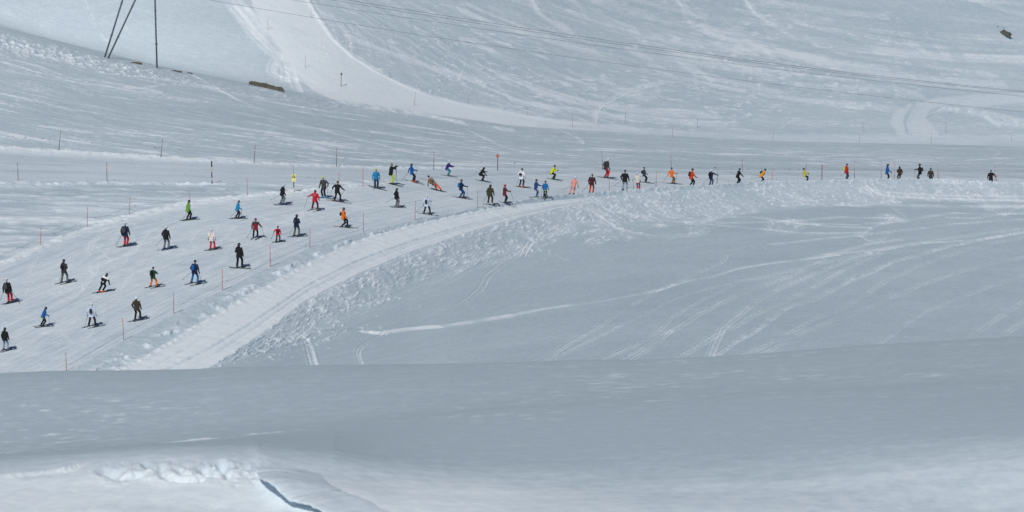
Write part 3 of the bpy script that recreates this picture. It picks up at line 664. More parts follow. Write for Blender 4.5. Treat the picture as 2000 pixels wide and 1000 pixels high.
PAL = dict(black=(.012,.013,.016), charcoal=(.035,.037,.042), darkgrey=(.06,.06,.058), grey=(.16,.165,.17), lightgrey=(.33,.37,.40),
    navy=(.012,.022,.055), slate=(.035,.055,.065), red=(.50,.014,.028), darkred=(.20,.018,.022), maroon=(.075,.014,.02), rust=(.50,.07,.025),
    green=(.14,.32,.045), dkgreen=(.012,.075,.03), lightblue=(.012,.24,.46), blue=(.010,.10,.33), royal=(.012,.06,.22), brightblue=(.008,.14,.38), violet=(.035,.025,.18),
    teal=(.01,.22,.27), yellow=(.62,.66,.015), gold=(.60,.50,.03), amber=(.75,.30,.02), lime=(.50,.60,.02), orange=(.80,.17,.015), hotorange=(.85,.11,.02),
    pink=(.72,.30,.27), white=(.78,.80,.84), iceblue=(.58,.66,.78), cream=(.62,.60,.55), olive=(.045,.045,.025), khaki=(.16,.155,.10), sage=(.11,.13,.115),
    brown=(.05,.035,.025), tan=(.30,.19,.12), camel=(.20,.13,.07), denim=(.03,.06,.11), jeans=(.25,.33,.40), skin=(.48,.26,.19), hair=(.05,.03,.02), greyhair=(.16,.13,.12),
    vermilion=(.55,.06,.015), skyblue=(.08,.35,.62))
def pal(n, kind='cloth', rough=.8):
    if n == 'pattern': return spotted('white cloth with red spots', (.74, .72, .68), (.45, .05, .05), 10, .30)
    if n == 'tanpattern': return spotted('tan cloth with brown blocks', (.30, .20, .13), (.05, .03, .02), 6, .36)
    return mat(n + {'cloth': ' cloth', 'hard': ' plastic', 'rock': ' rock'}[kind], PAL[n], rough, kind)
class MB:
    def __init__(s): s.v = []; s.f = []
    def ring(s, c, a, b, n, pw=1):
        i0 = len(s.v)
        for k in range(n):
            t = 2 * math.pi * k / n; ct, st = math.cos(t), math.sin(t)
            if pw != 1: ct = math.copysign(abs(ct) ** pw, ct); st = math.copysign(abs(st) ** pw, st)
            s.v.append(c + a * ct + b * st)
        return i0
    def loft(s, rings, n=12, pw=1):
        """rings: (centre, a, b) vectors; capped"""
        ids = [s.ring(Vector(c), Vector(a), Vector(b), n, pw) for c, a, b in rings]
        for p, q in zip(ids[:-1], ids[1:]):
            for k in range(n): s.f.append((p + k, p + (k+1) % n, q + (k+1) % n, q + k))
        s.f.append(tuple(ids[0] + k for k in reversed(range(n)))); s.f.append(tuple(ids[-1] + k for k in range(n)))
    def cap(s, p, q, r1, r2, n=10):
        p = Vector(p); q = Vector(q); d = q - p; L = d.length
        if L < 1e-5: d = Vector((0, 0, 1)); L = 1e-5
        d = d / L; a = d.orthogonal().normalized(); b = d.cross(a)
        rg = []
        for t in (-88, -55, -28): rg.append((p + d * r1 * math.sin(R(t)), r1 * math.cos(R(t))))
        rg += [(p, r1), (q, r2)]
        for t in (28, 55, 88): rg.append((q + d * r2 * math.sin(R(t)), r2 * math.cos(R(t))))
        s.loft([(c, a * r, b * r) for c, r in rg], n)
    def ell(s, c, ax, ay, az, n=14, m=9):
        c = Vector(c); ax, ay, az = Vector(ax), Vector(ay), Vector(az); rg = []
        for i in range(m):
            t = R(-88 + 176 * i / (m - 1)); rg.append((c + az * math.sin(t), ax * math.cos(t), ay * math.cos(t)))
        s.loft(rg, n)
    def box(s, c, ax, ay, az):
        c = Vector(c); ax, ay, az = Vector(ax), Vector(ay), Vector(az); i = len(s.v)
        for dz in (-1, 1):
            for dx, dy in ((-1, -1), (1, -1), (1, 1), (-1, 1)): s.v.append(c + ax*dx + ay*dy + az*dz)
        for q in ((3,2,1,0),(4,5,6,7),(0,1,5,4),(1,2,6,5),(2,3,7,6),(3,0,4,7)): s.f.append(tuple(i + k for k in q))
    def tube(s, pts, r, n=6):
        pts = [Vector(p) for p in pts]
        rg = []
        for i, p in enumerate(pts):
            d = (pts[min(i+1, len(pts)-1)] - pts[max(i-1, 0)]).normalized(); a = d.cross(Vector((0,0,1)))
            a = a.normalized() if a.length > 1e-3 else Vector((1,0,0)); b = d.cross(a); rr = r[i] if isinstance(r, (list, tuple)) else r
            rg.append((p, a*rr, b*rr))
        s.loft(rg, n)
    def build(s, name, m_, parent=None, smooth=True, loc=None):
        me = bpy.data.meshes.new(name); me.from_pydata([tuple(p) for p in s.v], [], s.f); me.update()
        if smooth: me.polygons.foreach_set('use_smooth', [True] * len(me.polygons))
        me.materials.append(m_); o = bpy.data.objects.new(name, me); COL.objects.link(o)
        if parent: o.parent = parent
        if loc is not None: o.location = loc
        return o
PENDING = []
def fused(mb, name, m_, parent, vox):
    """closed shapes fused into one continuous skin"""
    o = mb.build(name, m_, parent)
    md = o.modifiers.new('r', 'REMESH'); md.mode = 'VOXEL'; md.voxel_size = vox; md.use_smooth_shade = True
    sm = o.modifiers.new('s', 'SMOOTH'); sm.iterations = 2; sm.factor = .5
    PENDING.append(o); return o
def flush():
    dg = bpy.context.evaluated_depsgraph_get(); dg.update()
    for o in PENDING:
        me = bpy.data.meshes.new_from_object(o.evaluated_get(dg)); old = o.data; o.modifiers.clear(); o.data = me; me.name = o.name
        if not me.materials: me.materials.append(old.materials[0])
        me.polygons.foreach_set('use_smooth', [True] * len(me.polygons)); bpy.data.meshes.remove(old)
    PENDING.clear()
def empty(name, loc, **kw):
    o = bpy.data.objects.new(name, None); o.empty_display_size = .3; COL.objects.link(o); o.location = loc; return tag(o, **kw)
def ppm(p):   # photograph pixels per metre at a point
    return F / (p.y * CP - p.z * SP)
# ------------------------------------------------------------------ skiers
ARMS = dict(side=(.13, .06, -.50), fwd=(.06, .42, -.26), out=(.30, .14, -.36), wide=(.42, .12, -.24), up=(-.14, .36, .06), hip=(.11, .06, -.45),
            back=(.12, -.26, -.42), low=(.10, .30, -.42), reach=(.30, .36, -.22), tuck=(-.04, .34, -.20), bag=(-.08, .22, -.18))
def ik(p, q, a, b, bend):
    d = q - p; L = min(d.length, (a + b) * .995); dn = d.normalized(); q = p + dn * L
    x = (a*a - b*b + L*L) / (2*L); hgt = math.sqrt(max(a*a - x*x, 0))
    bd = bend - dn * bend.dot(dn); bd = bd.normalized() if bd.length > 1e-4 else dn.orthogonal().normalized()
    return p + dn * x + bd * hgt, q
def skier(u, vf, vh, who, label, jacket='black', pants='black', helmet='black', boots='charcoal', gloves='black', yaw=35, kn=.12, fwd=None, tilt=0,
          spread=.30, stag=0., L='side', Rr='side', skis='charcoal', board=False, lp=None, rp=None, pack=None, hood=False, hat=None, k=(14, 19), hid=False,
          head='helmet', hem=None, yoke=None, goggles=None, ski_yaw=None, legs=None, extra=None, twist=0, skip_scale=False, ski_len=1.66, long=0., dark=None):
    g = hit(u, vf, k[0], k[1], last=hid)
    rq = random.Random(int(u * 7 + vf)); twist += rq.uniform(-16, 16); tilt += rq.uniform(-3.5, 3.5); kn += rq.uniform(0, .07)
    if not stag: stag = rq.uniform(-.09, .09)
    s_px = ppm(g)
    H = (vf - vh) / s_px / CP
    ya = R(yaw); Fw = Vector((math.sin(ya), math.cos(ya), 0)); Rt_ = Vector((math.cos(ya), -math.sin(ya), 0)); Zv = Vector((0, 0, 1))
    if ski_yaw is None and 24 < yaw < 52: ski_yaw = yaw; yaw = yaw * .42; ya = R(yaw); Fw = Vector((math.sin(ya), math.cos(ya), 0)); Rt_ = Vector((math.cos(ya), -math.sin(ya), 0))
    if fwd is None: fwd = 3 + 42 * kn
    def build_pose(S):
        def loc(x, y, z): return (Rt_ * x + Fw * y + Zv * z) * S
        def tl(v):   # lean of everything above the ankles, sideways as seen
            a = R(tilt); base = .12 * S
            if v.z <= base: return v
            x, z = v.x, v.z - base
            return Vector((x * math.cos(a) + z * math.sin(a), v.y, base + z * math.cos(a) - x * math.sin(a)))
        P = {}
        hz = .975 - .42 * kn
        hip = loc(0, -.02 - .28 * kn, hz)
        fr = R(fwd)
        up = (Fw * math.sin(fr) + Zv * math.cos(fr)); tf = (Fw * math.cos(fr) - Zv * math.sin(fr))
        tw = R(twist); tr = Rt_ * math.cos(tw) - tf * math.sin(tw); tf2 = tf * math.cos(tw) + Rt_ * math.sin(tw)
        P['hip'] = tl(hip); sh = hip + up * .50 * S; P['chest'] = tl(sh)
        nk = sh + up * .09 * S; P['neck'] = tl(nk)
        hup = (up + Zv * 1.2).normalized(); P['head'] = tl(nk + (hup * .115 + Fw * .015) * S)
        P['spine'] = [tl(hip + up * q * S) for q in (-.12, 0, .14, .30, .44, .53)]
        o3 = tl(hip); P['up'] = (tl(sh) - o3).normalized(); P['tr'] = (tl(sh + tr * S) - tl(sh)).normalized(); P['tf'] = P['up'].cross(P['tr']).normalized()
        P['hf'] = (tl(nk + tf2*S) - tl(nk)).normalized(); P['hf'].z *= .4; P['hf'].normalize()
        for sd, nm in ((-1, 'L'), (1, 'R')):
            hj = tl(hip + Rt_ * sd * .10 * S)
            an = loc(sd * spread / 2, sd * stag, .155)
            kn_, an2 = ik(hj, an, .44 * S, .43 * S, Fw + Rt_ * sd * .12)
            P['hj' + nm] = hj; P['kn' + nm] = kn_; P['an' + nm] = an; P['ft' + nm] = loc(sd * spread / 2, sd * stag, 0)
            sj = tl(sh + tr * sd * .185 * S - up * .02 * S)
            ax, ay, az = ARMS[L if sd < 0 else Rr]
            tgt = sj + (P['tr'] * sd * ax + Fw * ay + Zv * az + P['up'] * 0) * S
            el, wr = ik(sj, tgt, .29 * S, .26 * S, -Fw * .7 + P['tr'] * sd * .7 - Zv * .5)
            P['sj' + nm] = sj; P['el' + nm] = el; P['wr' + nm] = wr
            P['hd' + nm] = (wr - el).normalized()
        return P
    P = build_pose(1.0)
    top = P['head'].z + .15 + .02
    S = H / top
    if not skip_scale: S = max(.58, min(1.12, S))
    P = build_pose(S)
    root = empty('person', g, label=label, cat='person', group='skiers on the piste')
    mj, mp = pal(jacket), pal(pants)
    tr, tf, up = P['tr'], P['tf'], P['up']
    sp = P['spine']
    def torso(mb, inf, hemf=1.0, lo=0):
        dims = [(.172*hemf, .14), (.168*hemf, .135), (.168, .125), (.192, .138), (.186, .122), (.08, .075)]
        mb.loft([(sp[i], tr * (dims[i][0] + inf) * S, tf * (dims[i][1] + inf) * S) for i in range(lo, 6)], 16, .85)
    # body
    b = MB(); torso(b, -.04)
    b.cap(P['chest'] + up*.02*S, P['head'], .058*S, .055*S)
    hf = P['hf']; hu = Vector((0, 0, 1)); hu = (hu + up * .6).normalized(); hr = hf.cross(hu).normalized(); hf = hu.cross(hr).normalized()
    hc = P['head'] + hu * .015 * S
    b.ell(hc, hr*.075*S, hf*.092*S, hu*.115*S); b.cap(hc + hf*.075*S - hu*.015*S, hc + hf*.10*S - hu*.04*S, .012*S, .017*S, 6)
    b.cap(hc + hf*.05*S - hu*.085*S, hc + hf*.065*S - hu*.09*S, .03*S, .028*S, 6)
    for sd in (-1, 1):
        b.ell(hc + hr*.076*S*sd - hu*.01*S, hr*.012*S, hf*.022*S, hu*.032*S, 8, 5)
    for nm in 'LR':
        b.cap(P['sj'+nm], P['el'+nm], .05*S, .038*S); b.cap(P['el'+nm], P['wr'+nm], .038*S, .028*S)
        b.cap(P['wr'+nm], P['wr'+nm] + P['hd'+nm]*.07*S, .03*S, .032*S)
        b.cap(P['hj'+nm], P['kn'+nm], .085*S, .058*S); b.cap(P['kn'+nm], P['an'+nm], .055*S, .042*S)
    body = fused(b, 'body', pal('skin', 'cloth', .6), root, .022*S)
    # jacket
    j = MB(); torso(j, .028, 1.10); j.loft([(sp[0] - up*.05*S, tr*.208*S, tf*.17*S), (sp[1], tr*.206*S, tf*.165*S)], 16, .85)
    if long: j.loft([(sp[0] - up*long*S, tr*.225*S, tf*.175*S), (sp[1], tr*.20*S, tf*.16*S)], 16, .85)
    for nm in 'LR':
        j.cap(P['sj'+nm], P['el'+nm], .086*S, .068*S); j.cap(P['el'+nm], P['wr'+nm] - P['hd'+nm]*.01*S, .066*S, .052*S)
    j.cap(P['chest'] - up*.03*S, P['chest'] + up*.05*S, .095*S, .075*S)
    if hood: j.ell(P['neck'] - tf*.075*S, tr*.11*S, tf*.075*S, up*.085*S)
    if hood == 'on': j.ell(hc - hf*.02*S, hr*.115*S, hf*.115*S, hu*.145*S)
    jk = fused(j, 'jacket', mj, root, .02*S)
    if yoke:
        y = MB(); y.loft([(sp[3] + up*.06*S, tr*.228*S, tf*.172*S), (sp[4], tr*.224*S, tf*.16*S), (sp[5], tr*.12*S, tf*.115*S)], 16, .85)
        for nm in 'LR': y.cap(P['sj'+nm], P['sj'+nm].lerp(P['el'+nm], .30), .102*S, .096*S)
        fused(y, 'shoulder_panel', pal(yoke), jk, .02*S)
    if hem:
        y = MB(); y.loft([(sp[0] - up*.01*S, tr*.22*S, tf*.18*S), (sp[0] - up*.06*S, tr*.22*S, tf*.178*S)], 16, .85); y.build('hem', pal(hem), jk)
    # trousers
    t = MB(); t.loft([(sp[0] - up*.03*S, tr*.155*S, tf*.12*S), (sp[1], tr*.18*S, tf*.14*S), (sp[2], tr*.165*S, tf*.12*S)], 14, .85)
    for nm in 'LR':
        t.cap(P['hj'+nm] - up*.02*S, P['kn'+nm], .110*S, .082*S); t.cap(P['kn'+nm], P['an'+nm] + (P['kn'+nm]-P['an'+nm])*.12, .080*S, .082*S)
    tro = fused(t, 'trousers', mp, root, .021*S)
    # boots, gloves
    mbt = pal(boots, 'hard', .4); sy = ya if ski_yaw is None else R(ski_yaw)
    FS = Vector((math.sin(sy), math.cos(sy), 0))
    for nm in 'LR':
        a = P['ft'+nm]; q = MB()
        q.cap(a - FS*.08*S + Vector((0,0,.075*S)), a + FS*.15*S + Vector((0,0,.07*S)), .056*S, .046*S)
        q.cap(a - FS*.03*S + Vector((0,0,.08*S)), P['an'+nm].lerp(P['kn'+nm], .22), .062*S, .068*S)
        bo = fused(q, 'ski_boot', mbt, root, .016*S)
        wv, hd = P['wr'+nm], P['hd'+nm]; q = MB()
        side = hd.cross(Fw); side = side.normalized() if side.length > .1 else Rt_.copy(); nrm = side.cross(hd).normalized()
        q.cap(wv - hd*.02*S, wv + hd*.02*S, .045*S, .042*S, 8)
        q.ell(wv + hd*.06*S, side*.042*S, nrm*.026*S, hd*.055*S, 10, 6)
        for fi in range(4):
            o_ = (fi - 1.5) * .021*S; ln = (.040, .048, .045, .036)[fi]*S; c0_ = wv + hd*.095*S + side*o_
            c1_ = c0_ + hd*ln*.6 + nrm*ln*.5; q.cap(c0_, c1_, .0125*S, .012*S, 6); q.cap(c1_, c1_ + nrm*ln*.7 - hd*ln*.25, .012*S, .011*S, 6)
        q.cap(wv + hd*.03*S + side*.036*S, wv + hd*.075*S + side*.058*S + nrm*.02*S, .015*S, .012*S, 6)
        fused(q, 'glove', pal(gloves), root, .008*S)
    # headgear
    if head == 'helmet':
        q = MB(); q.ell(hc + hu*.035*S - hf*.012*S, hr*.108*S, hf*.125*S, hu*.115*S, 18, 11)
        for sd in (-1, 1): q.ell(hc + hr*.082*S*sd - hu*.025*S - hf*.01*S, hr*.026*S, hf*.045*S, hu*.055*S, 10, 6)
        he = fused(q, 'helmet', pal(helmet, 'hard', .45), root, .014*S)
        band = goggles or ('black' if helmet in ('white', 'red', 'yellow', 'cream') else 'grey')
        q = MB(); q.loft([(hc + hu*z_*S - hf*.012*S, hr*.1125*S, hf*.1285*S) for z_ in (.028, .058)], 18); q.build('goggle_strap', pal(band), he)
        q = MB(); q.ell(hc + hf*.085*S + hu*.012*S, hr*.068*S, hf*.035*S, hu*.036*S, 12, 7); q.build('goggles', mat('dark lens', (.02,.02,.025), .15, 'hard'), he)
    elif head == 'beanie':
        q = MB(); q.ell(hc + hu*.04*S - hf*.01*S, hr*.088*S, hf*.105*S, hu*.095*S, 16, 9); q.loft([(hc + hu*z_*S - hf*.01*S, hr*.096*S, hf*.112*S) for z_ in (.01, .05)], 16)
        fused(q, 'beanie', pal(helmet), root, .014*S)
    elif head == 'hair':
        q = MB(); q.ell(hc + hu*.02*S - hf*.022*S, hr*.082*S, hf*.085*S, hu*.108*S, 16, 9); fused(q, 'hair', pal(helmet), root, .014*S)
    if hat: # brim or tails at the side of the hat
        q = MB(); q.ell(hc + hu*.06*S + hf*.09*S, hr*.085*S, hf*.075*S, hu*.012*S, 12, 5); fused(q, 'hat_brim', pal(hat), root, .010*S)
    if pack:
        pc, pw_, ph = (pack if isinstance(pack, tuple) else (pack, .13, .21))
        c = sp[3] - tf*(.165 + .075)*S
        q = MB(); q.loft([(c + up*z_*S, tr*pw_*f_*S, tf*.075*f_*S) for z_, f_ in ((-ph, .75), (-ph*.85, 1), (0, 1.04), (ph*.7, .98), (ph, .65))], 14, .6)
        q.ell(c - tf*.065*S - up*.06*S, tr*pw_*.75*S, tf*.04*S, up*ph*.5*S, 12, 6)
        pk = fused(q, 'backpack', pal(pc), root, .016*S)
        q = MB()
        for sd in (-1, 1):
            q.tube([sp[4] + tr*.10*sd*S - tf*.15*S, sp[4] + tr*.11*sd*S + up*.075*S, sp[4] + tr*.11*sd*S + tf*.155*S, sp[2] + tr*.13*sd*S + tf*.16*S], .016*S)
        q.build('strap', pal('black'), pk)
    if extra == 'camera':
        c = (P['wrL'] + P['wrR']) / 2 + Fw*.10*S
        q = MB(); q.box(c, hr*.06*S, Fw*.03*S, hu*.045*S); q.cap(c, c + Fw*.09*S, .035*S, .038*S)
        o = q.build('photo_camera', pal('charcoal', 'hard'), None, loc=g); tag(o, 'small dark camera held up by the skier in lime green trousers', 'camera')
    if extra == 'writing':
        for i, wdt in enumerate((.022, .014, .016, .012, .018, .014, .016)):
            q = MB(); q.box(sp[4] - up*.03*S - tf*.19*S + tr*(-.075 + .025*i)*S, tr*wdt*.5*S, tf*.004, up*.016*S); q.build('lettering', pal('white'), jk, smooth=False)
    if extra in ('number', 'badge'):
        c = (sp[1] + up*.05*S if extra == 'badge' else sp[3]) - tf*.182*S
        q = MB(); q.ell(c, tr*(.07 if extra == 'badge' else .055)*S, tf*.02*S, up*.05*S, 12, 5); q.build('emblem', pal('white'), jk)
    if extra == 'whitespot':
        q = MB(); q.ell(sp[2] - up*.0*S - tf*.31*S, tr*.032*S, tf*.015*S, up*.035*S, 10, 5); q.build('tag', pal('white'), root)
    if legs:      # stripe down each trouser leg
        for nm, sd in (('L', -1), ('R', 1)):
            q = MB(); o_ = tr*sd*.088*S
            q.tube([P['hj'+nm] + o_*1.2, P['kn'+nm] + o_, P['an'+nm].lerp(P['kn'+nm], .15) + o_], .022*S); q.build('side_stripe', pal(legs), tro)
    # skis or board
    def slope_basis(c, d, L_):
        za = gz(c.x - d.x*L_/2, c.y - d.y*L_/2); zb = gz(c.x + d.x*L_/2, c.y + d.y*L_/2); zc = gz(c.x, c.y)
        dd = Vector((d.x, d.y, (zb - za) / L_)).normalized(); return dd, max(zc, (za + zb)/2 * .6 + zc*.4)
    if skis:
        ms = pal(skis, 'hard', .35)
        if board:
            c = g + (P['ftL'] + P['ftR'])/2; d = FS if not stag else FS
            bd_ = (P['ftR'] - P['ftL']).normalized(); dd, z0 = slope_basis(c, bd_, 1.5)
            sideb = dd.cross(Vector((0,0,1))).normalized(); nb = sideb.cross(dd)
            q = MB(); rg = []
            for t_, w_, lift in ((-.78, .04, .09), (-.72, .10, .05), (-.6, .14, .01), (-.3, .13, 0), (0, .12, 0), (.3, .13, 0), (.6, .14, .01), (.72, .10, .05), (.78, .04, .09)):
                rg.append((dd*t_*S + nb*(lift*S + .03), sideb*w_*S, nb*.010*S))
            q.loft(rg, 8, .5); o = q.build('snowboard', ms, None, loc=Vector((c.x, c.y, z0)))
            tag(o, 'snowboard under ' + who, 'snowboard', 'snowboards on the piste')
            for nm in 'LR':
                q = MB(); q.box(g + P['ft'+nm] - Vector((c.x, c.y, z0)) + nb*.06, dd*.07*S, sideb*.11*S, nb*.02*S); q.build('binding', pal('charcoal', 'hard'), o)
        else:
            rt = empty('pair_of_skis', g, label='%s skis of %s' % ({'charcoal':'dark','black':'black','lightblue':'light blue','rust':'reddish','dkgreen':'dark green','grey':'grey'}.get(skis, skis), who), cat='skis', group='skis on the piste')
            for nm, sd in (('L', -1), ('R', 1)):
                a = P['ft'+nm]; c = g + a; dy = R(2.0 * sd) * (1 if spread > .4 else .2)
                d = Vector((math.sin(sy + dy), math.cos(sy + dy), 0)); Ls = ski_len * S; dd, z0 = slope_basis(c, d, Ls)
                sideb = dd.cross(Vector((0,0,1))).normalized(); nb = sideb.cross(dd)
                rg = []
                for t_, w_, lift in ((-.50, .036, .012), (-.46, .045, 0), (-.2, .040, 0), (0, .036, 0), (.2, .040, 0), (.40, .050, .006), (.47, .046, .030), (.515, .026, .075), (.53, .010, .10)):
                    rg.append((dd*(t_ + .06)*Ls + nb*(lift + .028), sideb*w_, nb*.009))
                q = MB(); q.loft(rg, 8, .5); o = q.build('ski', ms, rt, loc=a + Vector((0, 0, z0 - g.z)))
                q = MB(); q.box(dd*.16*S + nb*.05, dd*.04*S, sideb*.035*S, nb*.018); q.build('toe_binding', pal('charcoal', 'hard'), o, smooth=False)
                q = MB(); q.box(dd*-.14*S + nb*.055, dd*.05*S, sideb*.035*S, nb*.025); q.build('heel_binding', pal('charcoal', 'hard'), o, smooth=False)
    # ski poles, each its own thing
    for nm, tip, hn in (('L', lp, 'left'), ('R', rp, 'right')):
        if not tip: continue
        hnd = P['wr'+nm] + P['hd'+nm]*.08*S; LL = 1.12 * S
        dx = tip[0]/s_px - hnd.x; tz = max(0.02, -tip[1]/s_px) - hnd.z
        rem = LL*LL - dx*dx - tz*tz
        if rem > 0: dyv = math.sqrt(rem) * (-1 if tip[1] > -16 else 1) * .6
        else: dyv = -.05; 
        dv_ = Vector((dx, dyv, tz)); ln = min(max(dv_.length, .95*S), 1.30*S); dv_.normalize()
        if hnd.z + dv_.z*ln < .01: ln = (hnd.z - .01) / -dv_.z if dv_.z < -.05 else ln
        e = hnd + dv_*ln
        q = MB(); q.tube([hnd, hnd.lerp(e, .5), e], [.0115, .0105, .008], 7)
        o = q.build('ski_pole', mat('dark pole metal', (.05,.055,.06), .4, 'hard', .6), None, loc=g)
        tag(o, '%s-hand ski pole of %s' % (hn, who), 'ski pole', 'ski poles on the piste')
        q = MB(); q.cap(hnd - dv_*.06*S, hnd + dv_*.08*S, .019, .017, 8); q.build('grip', pal('black', 'hard'), o)
        q = MB(); bb_ = e - dv_*.07; a = dv_.orthogonal().normalized(); q.loft([(bb_ - dv_*.008, a*.03, dv_.cross(a)*.03), (bb_ + dv_*.008, a*.042, dv_.cross(a)*.042)], 10); q.build('basket', pal('charcoal', 'hard'), o)
    return root
S_ = skier
S_(368,430,390.5,'the skier in the green jacket','skier in a bright green jacket and black trousers near the upper piste edge',jacket='green',pants='black',helmet='black',yaw=62,kn=.10,hood=True,L='hip',Rr='side',lp=(-10,-3),skis='dkgreen',spread=.26)
S_(463,427,391,'the light-blue-jacketed skier right of the green jacket','skier in a light blue jacket with legs slanting left, right of the green-jacketed skier',jacket='lightblue',pants='navy',helmet='brown',yaw=70,kn=.14,tilt=6,hood=True,L='hip',Rr='out',lp=(-12,-4),rp=(9,-2),spread=.36,head='beanie')
S_(246,481,433.5,'the red-trousered skier below the upper left poles','skier in red trousers, black top and grey backpack beside the upper piste edge',jacket='navy',pants='red',helmet='white',yaw=48,kn=.06,tilt=-2,lp=(-18,-3),L='side',Rr='side',pack=('darkgrey',.15,.22),spread=.22)
S_(325,487,441.5,'the black-topped skier in grey trousers and blue boots','skier in black top, grey trousers and blue boots, one pole trailing left',jacket='black',pants='grey',helmet='white',boots='royal',yaw=45,kn=.03,lp=(-20,-8),L='hip',hood=True,goggles='black',spread=.34)
S_(415,488,447.5,'the skier in the white jacket with red spots','skier in white jacket patterned with red spots and bright red trousers',jacket='pattern',pants='red',helmet='white',yaw=42,kn=.05,L='side',Rr='side',spread=.36,hood=True,goggles='black',long=.03)
S_(550,400,358.5,'the grey-trousered skier left of the yellow hazard sign','skier in black top and grey trousers standing left below the yellow hazard sign',jacket='black',pants='grey',helmet='white',boots='royal',yaw=60,kn=.06,tilt=6,lp=(-22,-8),L='hip',Rr='side',goggles='black',spread=.34,skis='maroon')
S_(615,411,370.5,'the skier in the red jacket with white lettering','skier in bright red jacket with white lettering across the back and dark red trousers',jacket='red',pants='maroon',helmet='charcoal',boots='grey',yaw=30,kn=.10,L='wide',Rr='hip',lp=(-22,0),spread=.52,extra='writing',hood=True,skis='grey')
S_(633,387,344,'the skier in the yellow cap','skier in grey jacket and yellow cap turned toward the camera with one pole planted',jacket='darkgrey',pants='black',helmet='yellow',boots='skyblue',yaw=-150,kn=.02,tilt=-2,L='out',Rr='side',lp=(8,-3),spread=.20,head='beanie',hat='gold',skis='charcoal',ski_yaw=75)
S_(659,394,353,'the all-black skier with both arms spread beside the yellow-capped one','skier all in black with arms spread, right of the yellow-capped skier',jacket='black',pants='black',helmet='brown',yaw=25,kn=.04,L='out',Rr='out',lp=(-18,-12),rp=(6,-10),spread=.50,head='beanie',skis='maroon',ski_yaw=80)
S_(735,368,329,'the light-blue jacket skier facing the camera','skier in light blue jacket and navy trousers facing the camera, leftmost of the upper group',jacket='lightblue',pants='navy',helmet='yellow',yaw=170,kn=.02,L='side',Rr='side',lp=(14,-1),rp=(-4,0),spread=.20,goggles='black',ski_yaw=95,legs='lightblue')
S_(765,360,318,'the skier in lime green trousers','bare-headed skier in black top and lime green trousers holding up a camera',jacket='black',pants='lime',helmet='greyhair',boots='charcoal',yaw=75,kn=.05,L='up',Rr='up',lp=(10,-4),rp=(8,-6),spread=.16,head='hair',skis='charcoal',ski_yaw=92,extra='camera')
S_(808,356,319,'the blue-jacketed skier right of the lime trousers','skier in blue jacket and black trousers leaning back, right of the one with a camera',jacket='blue',pants='black',helmet='charcoal',boots='vermilion',yaw=70,kn=.10,tilt=-9,L='back',Rr='fwd',lp=(-24,-3),rp=(2,-14),spread=.24,skis='charcoal',hood=True,ski_yaw=92)
S_(857,373,341.5,'the snowboarder in orange trousers','snowboarder in tan blocked jacket and orange trousers leaning hard to the left',jacket='tanpattern',pants='hotorange',helmet='brown',yaw=20,kn=.20,fwd=-2,tilt=-38,L='side',Rr='side',skis='charcoal',board=True,spread=.42,head='beanie',pack=('camel',.13,.20),boots='charcoal')
S_(875,344,313.5,'the crouching skier in purple','crouching skier in purple jacket and teal trousers with white helmet facing right',jacket='violet',pants='teal',helmet='white',boots='grey',yaw=95,kn=.34,fwd=20,L='fwd',Rr='fwd',spread=.26,skis='grey',goggles='charcoal')
S_(902,387,350,'the skier with the bright blue backpack','skier in navy jacket, blue trousers and bright blue backpack facing right',jacket='navy',pants='royal',helmet='charcoal',boots='maroon',yaw=80,kn=.10,fwd=4,L='side',Rr='fwd',rp=(10,-4),pack='brightblue',spread=.38,stag=.12,ski_yaw=88)
S_(942,354,326,'the black-clad skier tucked low','skier all in black bent forward in a tuck with both poles pointing back',jacket='black',pants='black',helmet='black',yaw=95,kn=.42,fwd=38,L='tuck',Rr='low',lp=(-16,-28),rp=(-24,-24),spread=.20,skis='charcoal',hood='on',head='beanie')
S_(775,405,367,'the black-sweatered skier in grey trousers below the upper group','skier in black hooded top and grey trousers alone in the middle of the piste',jacket='black',pants='grey',helmet='charcoal',yaw=55,kn=.04,L='hip',Rr='side',lp=(-22,-8),spread=.32,hood=True,boots='grey')
S_(834,419,381.5,'the white-jacketed skier with a grey backpack by the lower edge','skier in white jacket, black trousers and small grey backpack striding near the groomed track',jacket='iceblue',pants='black',helmet='white',yaw=48,kn=.08,tilt=-2,L='side',Rr='fwd',lp=(-22,-5),rp=(6,-5),pack=('charcoal',.11,.18),spread=.58,hood=True)
S_(673,444,405,'the skier in the orange jacket with bent knee','skier in orange jacket kneeling into a telemark turn with a small dark backpack',jacket='orange',pants='black',helmet='charcoal',yaw=80,kn=.30,fwd=3,L='side',Rr='low',spread=.20,stag=-.26,pack=('black',.10,.15),hood=True)
S_(579,462,418.5,'the hooded skier in grey-green trousers in mid piste','skier in dark jacket with backpack and grey-green trousers, left of the orange-jacketed skier',jacket='navy',pants='sage',helmet='black',yaw=48,kn=.05,L='bag',Rr='bag',lp=(-15,-2),pack=('charcoal',.13,.16),spread=.36,hood=True)
S_(543,473,441,'the short skier in crimson','short skier in crimson jacket with black backpack and black trousers',jacket='red',pants='black',helmet='charcoal',yaw=38,kn=.08,L='out',Rr='side',pack=('black',.13,.15),spread=.36,lp=(-12,-10),skis='dkgreen',dark=1)
S_(499,466,426,'the skier in the dark red coat and red helmet','skier in dark red coat with black shoulders and red helmet, poles held on both sides',jacket='darkred',pants='black',helmet='red',boots='teal',yaw=0,kn=.12,L='side',Rr='out',lp=(-15,-6),rp=(18,-3),yoke='charcoal',spread=.36,long=.05,ski_yaw=15)
S_(957,400,360,'the skier in olive clothes','skier in olive hooded coat and brown trousers close to the bank edge',jacket='olive',pants='brown',helmet='olive',boots='cream',yaw=40,kn=.08,tilt=2,L='side',Rr='side',lp=(-15,-1),spread=.32,hood='on',head='beanie',long=.05)
